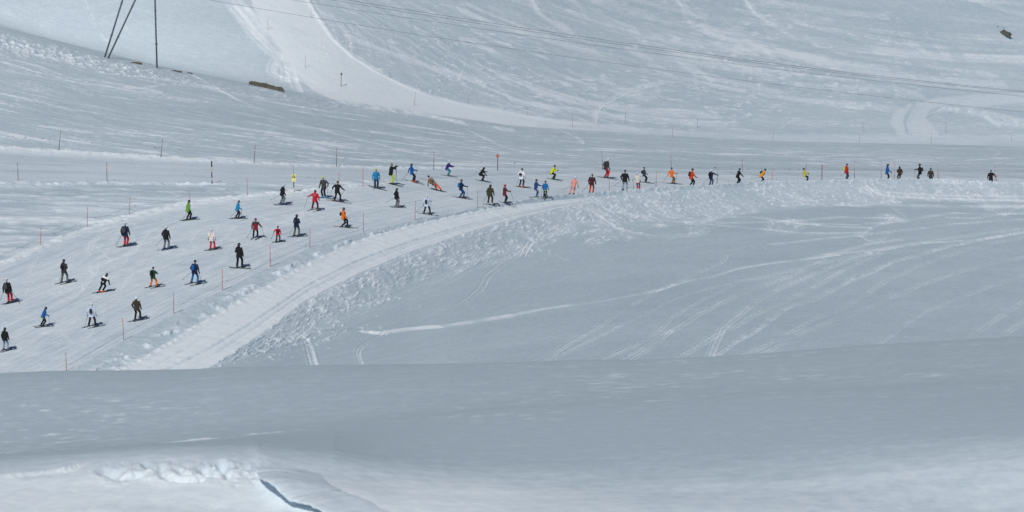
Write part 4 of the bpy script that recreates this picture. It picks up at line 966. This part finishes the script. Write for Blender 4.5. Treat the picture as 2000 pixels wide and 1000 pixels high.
S_(987,402,365,'the skier in the maroon coat and red hood','skier in maroon coat and red hood cut off by the bank, pole out right',jacket='darkred',pants='black',helmet='red',yaw=65,kn=.05,L='side',Rr='fwd',rp=(17,-4),yoke='charcoal',spread=.2,long=.08,hid=True,skis='charcoal')
S_(1018,366,328.5,'the white-jacketed skier with orange boots in the centre','skier in white jacket, black trousers and orange boots near the middle of the piste',jacket='white',pants='navy',helmet='charcoal',boots='rust',yaw=35,kn=.08,L='hip',Rr='hip',lp=(-9,-8),spread=.30,hood=True,pack=('black',.14,.11),skis='charcoal',ski_yaw=60)
S_(1048,386,349.5,'the skier in dark blue beside the child','skier in dark blue racing suit left of the short skier in blue and green',jacket='royal',pants='royal',helmet='olive',yaw=60,kn=.10,L='side',Rr='fwd',spread=.20,legs='white',ski_yaw=85,boots='khaki',skis='dkgreen')
S_(1064,392,358.5,'the short skier in blue and green','short skier in blue jacket with lime trim and black trousers behind a red piste pole',jacket='brightblue',pants='black',helmet='charcoal',yaw=15,kn=.04,L='side',Rr='side',hem='lime',spread=.16,hid=True,long=.04)
S_(1081,351,322,'the skier in the yellow jacket crouching','crouching skier in neon yellow jacket and black trousers',jacket='yellow',pants='black',helmet='black',boots='dkgreen',gloves='royal',yaw=92,kn=.42,fwd=30,L='tuck',Rr='tuck',lp=(-24,-13),spread=.20,skis='dkgreen',hem='black')
S_(1116,389,352.5,'the skier all in pink','skier in pink jacket and pink trousers leaning to the right',jacket='pink',pants='pink',helmet='white',yaw=30,kn=.08,tilt=17,L='side',Rr='side',lp=(-18,-10),spread=.32,hid=True,long=.05,goggles='charcoal')
S_(1155,384,345,'the skier in the maroon jacket and rust trousers','skier in maroon jacket with black shoulders and rust orange trousers',jacket='maroon',pants='rust',helmet='brown',yaw=40,kn=.02,L='side',Rr='side',yoke='charcoal',lp=(-18,-4),spread=.28,hid=True,head='beanie',long=.03)
S_(1184,348,309,'the red-trousered skier high on the right of the upper group','skier in grey jacket, red trousers and white helmet, farthest up the piste beside a pole',jacket='charcoal',pants='red',helmet='white',yaw=75,kn=.10,fwd=20,L='side',Rr='side',lp=(-22,-18),pack=('darkgrey',.12,.20),spread=.20,ski_yaw=88,goggles='lightgrey')
S_(1220,383,341.5,'the skier in pale jeans','skier in black sweater and pale grey-blue trousers, left of the white and red child',jacket='black',pants='jeans',helmet='brown',yaw=40,kn=.02,L='hip',Rr='side',lp=(-18,-14),spread=.36,hid=True,head='beanie')
S_(1247,379,344,'the short skier in white and red','short skier in white jacket and red trousers with one arm out to the left',jacket='cream',pants='red',helmet='white',yaw=15,kn=.03,tilt=-4,L='out',Rr='side',spread=.18,hid=True,goggles='charcoal',lp=(-10,-10))
S_(1261,357,326,'the skier in dark slate with a brimmed hat','skier in slate jacket, black backpack and brimmed hat leaning back',jacket='slate',pants='black',helmet='charcoal',boots='grey',yaw=70,kn=.14,tilt=-9,L='hip',Rr='low',lp=(-13,-12),pack=('black',.12,.18),spread=.24,head='beanie',hat='charcoal',ski_yaw=92)
S_(1315,359,327,'the skier in orange jacket and brown trousers','skier in orange jacket and brown trousers leaning back below a pole',jacket='orange',pants='camel',helmet='charcoal',boots='maroon',yaw=72,kn=.14,tilt=-10,L='back',Rr='fwd',lp=(-21,-2),rp=(5,-6),spread=.24,head='beanie',ski_yaw=92)
S_(1351,371,334,'the skier in rust red with a dark backpack','skier in rust and maroon jacket, black trousers and dark hood, left of the jeans skier',jacket='vermilion',pants='black',helmet='charcoal',yaw=75,kn=.08,fwd=10,L='side',Rr='low',pack=('maroon',.13,.22),spread=.30,hid=True,stag=.1)
S_(1388,370,336.5,'the skier reaching for the red pole','skier in dark navy jacket and blue jeans with white beanie reaching for a piste pole',jacket='navy',pants='denim',helmet='white',yaw=55,kn=.02,L='side',Rr='reach',lp=(-15,-4),pack=('black',.13,.16),spread=.28,hid=True,head='beanie')
S_(1441,363,330,'the skier in red boots with a race number','skier all in black with a white back number and red boots',jacket='black',pants='black',helmet='charcoal',boots='red',yaw=70,kn=.14,fwd=16,L='side',Rr='low',extra='number',lp=(-16,-24),spread=.28,ski_yaw=90)
S_(1487,366,335.5,'the skier in amber with both poles behind','skier in amber jacket with black backpack, both poles held out behind',jacket='amber',pants='black',helmet='charcoal',yaw=85,kn=.18,fwd=36,L='back',Rr='back',lp=(-22,-20),rp=(-22,-13),pack=('black',.11,.16),spread=.20,hid=True)
S_(1576,364,336,'the skier in the mustard jacket leaning back','skier in mustard yellow jacket and dark trousers sitting back above the bank',jacket='gold',pants='navy',helmet='black',yaw=88,kn=.30,fwd=4,tilt=-13,L='fwd',Rr='fwd',spread=.24,hid=True,lp=(-20,-16),hood=True)
S_(1653,360,326,'the skier in red jacket with a yellow backpack','skier in red jacket with yellow-green backpack and jeans on the right',jacket='red',pants='denim',helmet='maroon',yaw=70,kn=.05,L='side',Rr='side',pack=('lime',.13,.20),spread=.26,hid=True,head='beanie',lp=(-10,-12))
S_(1733,368,333,'the skier in the blue jacket at the right','skier in royal blue jacket and black trousers partly hidden by the bank at right',jacket='blue',pants='black',helmet='black',yaw=75,kn=.06,fwd=10,L='side',Rr='low',spread=.2,hid=True,hood=True,rp=(8,-10),long=.06)
S_(1756,366,335,'the skier in brown fur hood','skier in dark brown coat with furry hood beside the blue-jacketed one at right',jacket='brown',pants='black',helmet='olive',yaw=-20,kn=.04,L='bag',Rr='side',spread=.2,hid=True,hood='on',head='beanie',long=.04)
S_(1795,366,329.5,'the skier facing left in black','skier in black jacket and grey trousers facing left holding a pole upright',jacket='black',pants='sage',helmet='black',yaw=-80,kn=.04,L='side',Rr='fwd',rp=(-8,-4),spread=.2,hid=True,pack=('charcoal',.12,.18))
S_(1818,374,342,'the skier of whom only head and shoulders show','person in brown jacket and dark helmet, only head and shoulders above the bank',jacket='brown',pants='black',helmet='navy',yaw=40,kn=.05,L='side',Rr='side',spread=.2,hid=True)
S_(1935,379,344.5,'the rightmost skier','rightmost person, in a black jacket, visible from the waist up beside two poles',jacket='black',pants='black',helmet='hair',yaw=10,kn=.03,L='side',Rr='out',spread=.25,hid=True,head='hair',rp=(10,-14))
S_(20,592,543,'the skier in red trousers at the left edge','skier in red trousers and white helmet at the left edge, poles spread wide',jacket='black',pants='red',helmet='white',yaw=40,kn=.14,tilt=-12,L='side',Rr='side',lp=(-21,-2),rp=(20,-2),pack=('darkgrey',.14,.20),spread=.20)
S_(126,553,506,'the grey-trousered skier in a dark hood on the left','skier in dark hooded jacket with hands in front and grey-green trousers, upper left group',jacket='charcoal',pants='sage',helmet='black',yaw=40,kn=.04,tilt=-2,L='bag',Rr='bag',lp=(-12,-2),pack=('black',.12,.15),spread=.46,hood=True)
S_(197,571,533,'the skier in white hood and orange boots','skier in white-shouldered black top and orange boots carving with bent knees',jacket='black',pants='black',helmet='charcoal',boots='hotorange',yaw=50,kn=.26,tilt=18,fwd=14,L='hip',Rr='hip',spread=.30,yoke='white',hood=True,extra='badge',skis='dkgreen')
S_(300,561,520.5,'the skier in bright orange trousers','skier in bright orange trousers with black backpack and green sleeve',jacket='dkgreen',pants='orange',helmet='brown',yaw=42,kn=.12,L='bag',Rr='fwd',pack=('black',.15,.24),spread=.54,head='beanie',extra='whitespot')
S_(380,555,507,'the skier with blue backpack and blue trousers at left','skier in navy jacket with blue backpack and blue trousers, poles out on both sides',jacket='navy',pants='brightblue',helmet='navy',yaw=42,kn=.06,L='hip',Rr='side',lp=(-24,-9),rp=(14,-11),pack='blue',spread=.52,head='beanie')
S_(468,524,474,'the snowboarder all in black','snowboarder all in black with raised hood on a white-edged board',jacket='black',pants='black',helmet='charcoal',yaw=30,kn=.04,tilt=-3,L='bag',Rr='side',board=True,skis='grey',spread=.34,hood=True,twist=25)
S_(82,638,599,'the skier in blue leaning with one arm out','skier in blue jacket with lime hem leaning right, arm stretched to the right',jacket='blue',pants='black',helmet='black',yaw=62,kn=.12,tilt=14,L='hip',Rr='wide',rp=(18,-5),hem='lime',spread=.46,hood=True)
S_(180,639,592,'the white-jacketed skier with a grey backpack at lower left','skier in pale jacket and slim grey backpack with black trousers at lower left',jacket='iceblue',pants='black',helmet='white',yaw=42,kn=.04,L='side',Rr='side',lp=(-14,-2),pack=('charcoal',.10,.18),spread=.54,hood=True,goggles='charcoal')
S_(269,626,579,'the skier in the brown quilted jacket','skier in brown quilted jacket with white helmet and black trousers in the lower piste',jacket='brown',pants='black',helmet='white',yaw=42,kn=.03,L='hip',Rr='side',lp=(-8,-18),spread=.34,hood=True,goggles='white')
S_(11,685,639,'the skier in pale trousers at the lower left corner','skier in black hooded top and pale trousers, lowest on the piste at left',jacket='black',pants='jeans',helmet='black',yaw=40,kn=.03,L='side',Rr='side',spread=.36,hood=True,boots='denim')
flush()
# ------------------------------------------------------------------ piste poles
mred = mat('red pole paint', (.50, .10, .10), .5, 'hard'); mdk = mat('dark pole sleeve', (.055, .05, .055), .5, 'hard'); mwh = mat('pale tape', (.7, .7, .7), .5, 'hard')
mfade = mat('faded red paint', (.42, .20, .20), .6, 'hard')
def piste_pole(ub, vb, ut, vt, label, low=.42, r=.021, k=(12, 19), last=False, red=None, dark=True, g=None):
    g = g or hit(ub, vb, k[0], k[1], last=last); s = ppm(g); h_ = (vb - vt) / s / CP; dx = (ut - ub) / s
    top = Vector((dx, 0, h_)); d = top.normalized(); a = Vector((1, 0, 0)); b = Vector((0, 1, 0))
    o = MB(); o.tube([Vector((0, 0, -.3)), top * .5, top], r, 10); o = o.build('piste_pole', red or mred, None, loc=g)
    tag(o, label, 'piste pole', 'marker poles along the pistes')
    if dark:
        q = MB(); q.tube([Vector((0, 0, .0)), top * low], r + .003, 10); q.build('sleeve', mdk, o)
    q = MB(); q.tube([top*.985, top*1.005], r + .004, 8); q.build('pole_cap', mdk if dark else mwh, o)
    q = MB(); q.tube([top*.72, top*.76], r + .003, 8); q.build('reflective_band', mwh, o)
    return o, g, top
E1 = (13, 19)
PP = {}
for key, a in dict(
 a1=(130,724,129,686,'red piste pole at the crest of the near ridge, below the brown-jacketed skier',0),
 a2=(242,664,240,620,'red piste pole just left below the skier in brown quilted jacket',0),
 a3=(339,612,340,569,'red piste pole right of the skier in brown quilted jacket',0),
 a4=(434,566,435,525,'red piste pole right of the skier with blue backpack and blue trousers',0),
 a5=(528,520,528,478,'red piste pole right of the all-black snowboarder',0),
 a6=(605,483,606,446,'red piste pole right of the skier in grey-green trousers',0),
 a7=(710,452,710,415,'red piste pole right of the orange-jacketed telemark skier',0),
 a8=(810,430,812,392,'red piste pole left of the white-jacketed skier with grey backpack',0),
 a9=(932,406,933,373,'red piste pole left of the olive-clad skier',0),
 a10=(1058,389,1058,362,'red piste pole directly in front of the short blue and green skier',0)).items():
    PP[key] = piste_pole(*a[:5], k=(13, 16), dark=False, red=mfade if key in ('a9','a10') else mred)
for key, a in dict(
 b1=(1190,380,1190,350,'piste pole below the red-trousered skier in grey jacket',0), b2=(1281,376,1282,341,'dark-footed piste pole right of the short white and red skier',1),
 b3=(1400,370,1402,333,'piste pole gripped by the skier in jeans and white beanie',1), b4=(1508,365,1508,337,'piste pole right of the amber-jacketed skier',0),
 b5=(1669,360,1668,323,'piste pole right of the red jacket with yellow backpack',1), b6=(1721,364,1720,325,'piste pole left of the blue-jacketed skier at right',1),
 b7=(1747,364,1747,328,'piste pole between the blue jacket and the brown fur hood',1), b8=(1831,364,1831,330,'tall red piste pole right of the head-and-shoulders person',0),
 b9=(1834,364,1833,338,'short red piste pole leaning against the tall one near the far right',0), b10=(1943,372,1942,332,'dark red piste pole behind the rightmost person',1),
 b11=(1946,372,1946,347,'short pale pole at the hand of the rightmost person',0)).items():
    PP[key] = piste_pole(*a[:5], k=(14, 16), last=True, dark=bool(a[5]), red=mfade if key in ('b2','b3','b5','b6','b7') else mred)
for key, a in dict(
 c1=(79,479,81,443,'red piste pole at the far left on the upper edge of the busy piste',0), c2=(170,443,172,404,'leaning red piste pole, second from left on the upper piste edge',0),
 c3=(252,418,255,384,'leaning red piste pole above the red-trousered skier with grey backpack',0), c4=(371,396,371,372,'red piste pole right behind the green-jacketed skier',0),
 c5=(483,381,483,348,'red piste pole on the upper edge above the light blue jacket',0), c6=(662,366,662,337,'red piste pole behind the all-black skier with spread arms',0),
 c7=(709,363,709,328,'red piste pole just left of the light-blue jacket skier facing the camera',0)).items():
    PP[key] = piste_pole(*a[:5], k=(15, 17), dark=False)
for key, a in dict(
 d1=(847,332,848,297,'dark red piste pole behind the tan and orange snowboarder',1), d2=(1177,335,1175,299,'dark red piste pole left of the skier in grey jacket and red trousers',1),
 d3=(1311,336,1310,307,'dark pole rising above the head of the orange-jacketed skier',1), d4=(1450,341,1449,316,'thin red pole behind the skier with red boots',0),
 d5=(1574,340,1574,320,'thin red pole behind the mustard jacket',0),
 e1=(115,293,119,256,'dark leaning pole on the berm of the back piste, leftmost',1), e2=(314,307,318,272,'dark leaning pole on the back berm above the left group',1),
 e3=(496,319,499,284,'dark leaning pole on the back berm left of the yellow hazard sign',1), e4=(657,325,658,290,'dark red pole on the back berm above the yellow-capped skier',1)).items():
    PP[key] = piste_pole(*a[:5], k=(17, 19), dark=bool(a[5]), low=.5, red=mat('weathered red paint', (.20, .07, .08), .6, 'hard'))
for a in ((35.5,352,35,318,'upright dark-footed pole below the back piste at the left edge'), (209,354,209,318,'upright dark-footed pole below the back piste, above the leaning red ones')):
    piste_pole(*a, k=(16, 18), low=.5, red=mat('weathered red paint', (.20, .07, .08), .6, 'hard'))
far = [(523,58,523,36,'faint pole on the left side of the distant run'), (596,133,597,108,'faint pole at the middle of the distant run'), (607,33,608,15,'faint red pole at the top right side of the distant run'),
 (680,97,680,76,'faint pole on the right rim of the distant run'), (762,151,761,135,'faint red pole among clods right of the distant run'), (809,206,812,179,'leaning red pole low on the distant run'),
 (915,204,914,183,'faint pole on the rim where the distant run bends'), (1029,226,1030,207,'faint red pole on the rim above the middle of the picture'), (1118,248,1118,224,'faint pole on the run left of the second footprint trail'),
 (1221,242,1222,219,'faint red pole right of the old curved track'), (1362,250,1362,232,'faint red pole beyond the orange-jacketed skier'), (1313,269,1314,250,'faint pole directly above the orange-jacketed skier, mid slope'),
 (1509,277,1511,253,'faint pole on mid slope above the amber-jacketed skier'), (1685,258,1686,240,'faint pole left of the snow-cat bend, upper'), (1678,281,1678,258,'faint pole left of the snow-cat bend, lower'),
 (1818,281,1820,259,'faint pole on mid slope right of the snow-cat bend'), (1847,260,1847,239,'faint pole inside the snow-cat bend at right'), (1975,277,1975,259,'faint pole at the far right of the mid slope')]
mfar = mat('pale red pole', (.34, .17, .18), .6, 'hard')
for a in far: piste_pole(*a, k=(18, 23), dark=False, r=.016, red=mfar)
# the yellow and black striped post
def cyl(name, p, q, r, m_, parent=None, loc=None, n=12):
    b_ = MB(); b_.tube([p, (Vector(p)+Vector(q))/2, q], r, n); return b_.build(name, m_, parent, loc=loc)
mye = mat('yellow paint', (.72, .55, .22), .6, 'hard'); mbk = mat('black paint', (.015, .017, .02), .5, 'hard')
g = hit(414, 358.5, 16, 18); s = ppm(g); hh = 43.5 / s / CP
o = empty('striped_post', g, label='thick yellow and black striped post below the back piste', cat='post')
for i in range(8):
    cyl('stripe', (0, 0, hh*i/8 - (.2 if i == 0 else 0)), (0, 0, hh*(i+1)/8), .042 if i < 6 else .055, mbk if i in (0, 2, 3, 6, 7) else mye, o)
# hazard sign on its post
g = hit(574, 374.5, 15, 17); s = ppm(g); z = lambda v: (374.5 - v) / s / CP
o = empty('hazard_sign', g, label='yellow hazard sign with a triangle on a black and yellow post', cat='sign')
cyl('post', (0, .03, -.2), (0, .03, z(367)), .035, mye, o); cyl('post_band', (0, .03, z(366.5)), (0, .03, z(354)), .036, mbk, o); cyl('rod', (0, .03, z(354)), (-.03, .03, z(323)), .018, mred, o)
b = MB(); b.box((0, 0, z(347.5)), (.175, 0, 0), (0, .012, 0), (0, 0, .31)); bd = b.build('panel', mat('yellow sign board', (.88, .80, .26), .5, 'hard'), o, smooth=False)
zc = z(345); tri = [Vector((-.14, -.02, zc - .08)), Vector((.14, -.02, zc - .08)), Vector((-.0, -.02, zc + .16))]
b = MB()
for p, q in zip(tri, tri[1:] + tri[:1]): b.cap(p, q, .016, .016, 6)
b.build('triangle', mbk, bd)
b = MB(); b.cap((-.02, -.02, zc + .02), (.05, -.02, zc - .04), .014, .014, 6); b.cap((.05, -.02, zc - .04), (-.03, -.02, zc - .06), .014, .014, 6); b.cap((.05, -.02, zc - .04), (.06, -.02, zc + .03), .012, .012, 6); b.build('symbol', mbk, bd)
# round piste markers
mdisc = mat('red sign paint', (.50, .05, .05), .45, 'hard')
for (u0, vb, vt, lab, w0, kk, ls) in ((972,333,301,'round red piste marker on a red post left of the white-jacketed skier',1,(17,19),False), (1605,362,329,'thick red piste marker post seen edge-on right of the mustard jacket',.45,(14,16),True)):
    g = hit(u0, vb, kk[0], kk[1], last=ls); s = ppm(g); hh = (vb - vt) / s / CP
    o = empty('piste_marker', g, label=lab, cat='marker', group='round piste markers')
    cyl('post', (0, 0, -.2), (0, 0, hh), .036, mat('dark red paint', (.26, .045, .05), .5, 'hard'), o)
    b = MB(); b.loft([((0, -.055, hh - .17), (.15*w0, 0, 0), (0, 0, .15)), ((0, -.085, hh - .17), (.15*w0, 0, 0), (0, 0, .15))], 24); ds = b.build('disc', mdisc, o, smooth=False)
    b = MB(); b.loft([((0, -.086, hh - .17), (.085*w0, 0, 0), (0, 0, .085)), ((0, -.09, hh - .17), (.085*w0, 0, 0), (0, 0, .085))], 20); b.build('centre_mark', mat('pale red paint', (.62, .25, .23), .5, 'hard'), ds, smooth=False)
# black ball-topped post on the far run
g = hit(666, 168.5, 19, 23); s = ppm(g); hh = 24 / s / CP
o = empty('ball_post', g, label='thin dark post with a black ball on top standing on the distant run', cat='post')
cyl('post', (0, 0, -.2), (.04, 0, hh), .028, mbk, o); b = MB(); b.ell((.05, 0, hh - .02), (.085, 0, 0), (0, .085, 0), (0, 0, .15)); b.build('ball', mbk, o)
# ropes of the piste edge, one per fence line
mrope = mat('grey rope', (.22, .24, .26), .8, 'cloth')
def rope(pts, label, k, r=.006, last=False, lift=.03, m_=None):
    P = [hit(u, v, k[0], k[1], last=last) + Vector((0, 0, h_)) for u, v, h_ in pts]
    Q = []
    for A, B in zip(P[:-1], P[1:]):
        n = 10
        for i in range(n):
            p = A.lerp(B, i/n); sag = .35 * math.sin(math.pi * i/n); q = gz(p.x, p.y) + lift
            p.z = max(p.z - sag, q); Q.append(p)
    Q.append(P[-1]); b = MB(); b.tube([p - P[0] for p in Q], r, 6)
    o = b.build('rope', mrope, None, loc=P[0]); tag(o, label, 'rope', 'ropes along the piste edges')
    b = MB()
    for i in range(4, len(Q) - 2, 9):
        p = Q[i] - P[0]; b.cap(p - Vector((.03, 0, .02)), p + Vector((.04, 0, -.05)), .022, .015, 6)
    b.build('tag', mbk, o)
rope([(130,716,.1),(242,652,.2),(339,603,.25),(434,556,.25),(528,512,.2),(605,477,.15),(710,448,.1)], 'rope strung between the red poles along the lower edge of the piste', (13, 16))
rope([(-8,505,.1),(79,466,.3),(170,432,.3),(252,408,.3),(371,388,.4)], 'rope strung between the leaning red poles on the upper left edge', (15, 17))
rope([(1190,372,.5),(1281,368,.6),(1400,364,.7),(1508,360,.5),(1605,356,.6),(1669,352,.6)], 'rope between the poles at the far right bank', (14, 16), last=True)
rope([(1311,333,.7),(1450,337,.7),(1574,337,.7),(1700,340,.7),(1831,344,.7),(2010,346,.7)], 'far rope behind the skiers on the right', (15, 18))
# ------------------------------------------------------------------ small dark stones and the outcrops
mrock = mat('brown rock', (.085, .075, .060), .9, 'rock'); mgrey = mat('green-grey rock', (.075, .082, .070), .9, 'rock')
def rock(u, v, wpx, hpx, label, m_, group=None, k=(14, 23), seed=0, tilt=0., deep=1.0, name='rock', pts=None, peak=0):
    g = hit(u, v, k[0], k[1]); s = ppm(g); a = wpx / 2 / s; c = hpx / s * .75; rs = random.Random(seed)
    b = MB(); n, m_n = (72, 30) if wpx > 20 else (24, 10); rg = []
    for i in range(m_n):
        t = R(-20 + 108 * i / (m_n - 1)); rr = math.cos(t); rg.append((Vector((0, 0, c * math.sin(t))), Vector((a*rr, 0, 0)), Vector((0, a*.8*rr*deep, 0))))
    b.loft(rg, n)
    for i, p in enumerate(b.v):
        q = float(vnoise(np.float64(p.x/a*2.3 + seed), np.float64(p.y/a*2.3 + p.z/a*2), seed)) + .5 * float(vnoise(np.float64(p.x/a*6 + seed), np.float64(p.z/a*7 + p.y/a*5), seed + 1)) + .3 * float(vnoise(np.float64(p.x/a*17 + seed), np.float64(p.z/a*19 + p.y/a*15), seed + 2)) - .12
        f_ = .62 + .5 * q; pk = peak * c * math.exp(-((p.x/a + .12)/.28)**2 - (p.y/a/.5)**2) if p.z > 0 else 0; b.v[i] = Vector((p.x * f_, p.y * f_, p.z * (.42 + .8 * q) + p.x * tilt + pk))
    o = b.build(name, m_, None, loc=g - Vector((0, 0, .04)), smooth=wpx < 20); tag(o, label, 'rock', group); return o
def slab(pts, label, m_, k, thick=.5, name='rock_outcrop'):
    """rock rib showing through the snow: outline followed on the ground, crest raised and broken"""
    P = [hit(u, v, k[0], k[1]) for u, v in pts]; c = sum(P, Vector()) / len(P); s = ppm(c)
    b = MB(); n = len(pts) // 2
    low = P[:n]; hi = P[n:][::-1]
    rows = []
    M = 9; NN = 44
    def samp(L_, t):
        x = t * (len(L_) - 1); i = min(int(x), len(L_) - 2); return L_[i].lerp(L_[i+1], x - i)
    return None
o = rock(521, 172, 60, 13.5, 'long brown rock outcrop breaking through the snow at the ridge line', mrock, None, (17, 23), 3, -.26, .30, 'rock_outcrop')
o = rock(1962, 68.5, 23, 12, 'lone grey-green boulder on the bright upper right hillside', mgrey, None, (19, 23), 2, -.04, .45, 'boulder', peak=.45)
for i, (u, v, w_, h_) in enumerate([(265,124,26,4.5),(344,140,24,4.5),(371,143.5,12,4.5)]):
    rock(u, v, w_, h_, ['flat dark rock patch between the pylon legs','flat dark rock patch just right of the single pylon leg','small dark rock right of the pylon at the start of a ski track'][i], mrock, 'dark rock patches by the pylon', (17, 22), 8 + i, -.05, .5)
for i, (u, v, w_) in enumerate([(25,267,2.2),(50,269,3.2),(84,271.5,3),(97,273,1.6),(107,274,1.8),(180,279.5,1.6),(303,288.5,4.5),(311,289,2),(351,292.5,1.8),(578,307,4),(675,309,3),(940,317,3)]):
    rock(u, v, w_*1.3, 2.4, 'small dark stone on the slope above the back piste', mrock, 'small dark stones above the back piste', (17, 19), 20 + i, 0, .8, 'stone')
for i, (u, v, w_) in enumerate([(362,340,2),(601,347.5,3),(616,348.5,3),(443,369.5,2.2),(1004,319,4),(1396,328,5),(1461,331,2.4),(1542,332,2.2),(1560,331,2)]):
    rock(u, v, w_*1.3, 2.2, 'small dark stone beside the busy piste', mrock, 'small dark stones beside the busy piste', (15, 19), 40 + i, 0, .8, 'stone')
for i, (u, v, w_) in enumerate([(1842,8,0),(1948,52,2.5),(1960,54.5,2)]):
    if w_: rock(u, v, w_*1.2, 2, 'tiny dark stone just above the lone boulder', mgrey, 'tiny stones above the boulder', (19, 23), 60 + i, 0, .8, 'stone')
# ------------------------------------------------------------------ pylon
mst = mat('galvanised steel', (.17, .19, .20), .55, 'hard', .3)
gL = hit(204.5, 112, 17, 20); gM = hit(211, 114, 17, 20); gR = hit(306.7, 133, 17, 20)
o = empty('pylon', gM, label='grey tubular steel pylon rising out of the picture at upper left', cat='pylon')
s = ppm(gM); HT = 17.0
def leg(g, du, dv, nm, r=.085, rungs=False):
    base = g - gM; d = Vector((du / s, 0, dv / s / CP)); d *= HT / d.z; top = base + d
    lg = cyl(nm, base - d * .02, top, r, mst, o, n=14)
    b = MB(); dn = d.normalized(); L_ = d.length
    for i in range(1, int(L_ / 3.4) + 1):
        c = base + dn * (i * 3.4 - 1.0); b.tube([c - dn*.05, c + dn*.05], r + .04, 14)
    b.build('flange', mst, lg)
    if rungs:
        b = MB(); 
        for i in range(1, int(L_ / .62)):
            c = base + dn * i * .62; sd = -1 if i % 2 else 1; b.tube([c, c + Vector((sd*.17, 0, 0))], .014, 6)
        b.build('climbing_rung', mst, lg)
        c0_ = Vector((.0, -.13, .0)); b = MB(); b.tube([base + c0_, top + c0_], .028, 8); b.build('cable_conduit', mst, lg)
    return top
t1 = leg(gL, 37.5, 112, 'leg'); t2 = leg(gM, 56, 114, 'leg'); t3 = leg(gR, -1.7, 133, 'leg', .08, True)
b = MB(); zt = HT - .4
a1, a2, a3 = t1.copy(), t2.copy(), t3.copy()
b.tube([a1, a2], .1, 12); b.tube([a2, a3], .12, 12); b.tube([a3, a3 + (a3 - a2).normalized() * 3], .12, 12); b.build('crossarm', mst, o)
# the cables: four hanging spans running down to the right
mcab = mat('dark cable steel', (.09, .10, .11), .5, 'hard', .4)
def at_uvY(u, v, Y):
    t, sl = uv_ts(u, v); return Vector((float(t) * Y, Y, float(sl) * Y))
for (pts, lab, r) in (([(300,-62),(682,0),(1000,50.5),(1250,89),(1500,123),(1750,152),(2000,177),(2300,203)], 'uppermost of the four cables crossing the hillside', .017),
                   ([(300,-58),(657,0),(1000,56),(1250,93),(1500,127),(1750,154.5),(2000,178.8),(2300,204)], 'second cable from the top, running close below the uppermost', .014),
                   ([(300,-43),(578,0),(1000,65),(1250,101),(1500,134),(1750,162),(2000,187),(2300,214)], 'third cable from the top across the hillside', .013),
                   ([(300,-18),(415,0),(500,14),(750,57),(1000,96.5),(1250,131),(1500,163),(1750,192),(2000,218.5),(2300,248)], 'lowest of the four cables, reaching farthest left', .013)):
    p = np.array(pts, float); us = np.linspace(300, 2300, 61); vs_ = np.interp(us, p[:, 0], p[:, 1])
    cf = np.polyfit(p[:, 0], p[:, 1], 3); vs_ = np.polyval(cf, us)
    P = [at_uvY(a_, b_, 425 + (a_ - 300) * .012) for a_, b_ in zip(us, vs_)]
    b = MB(); b.tube([q - P[0] for q in P], r, 6); ob = b.build('cable', mcab, None, loc=P[0]); tag(ob, lab, 'cable', 'cables above the hillside')
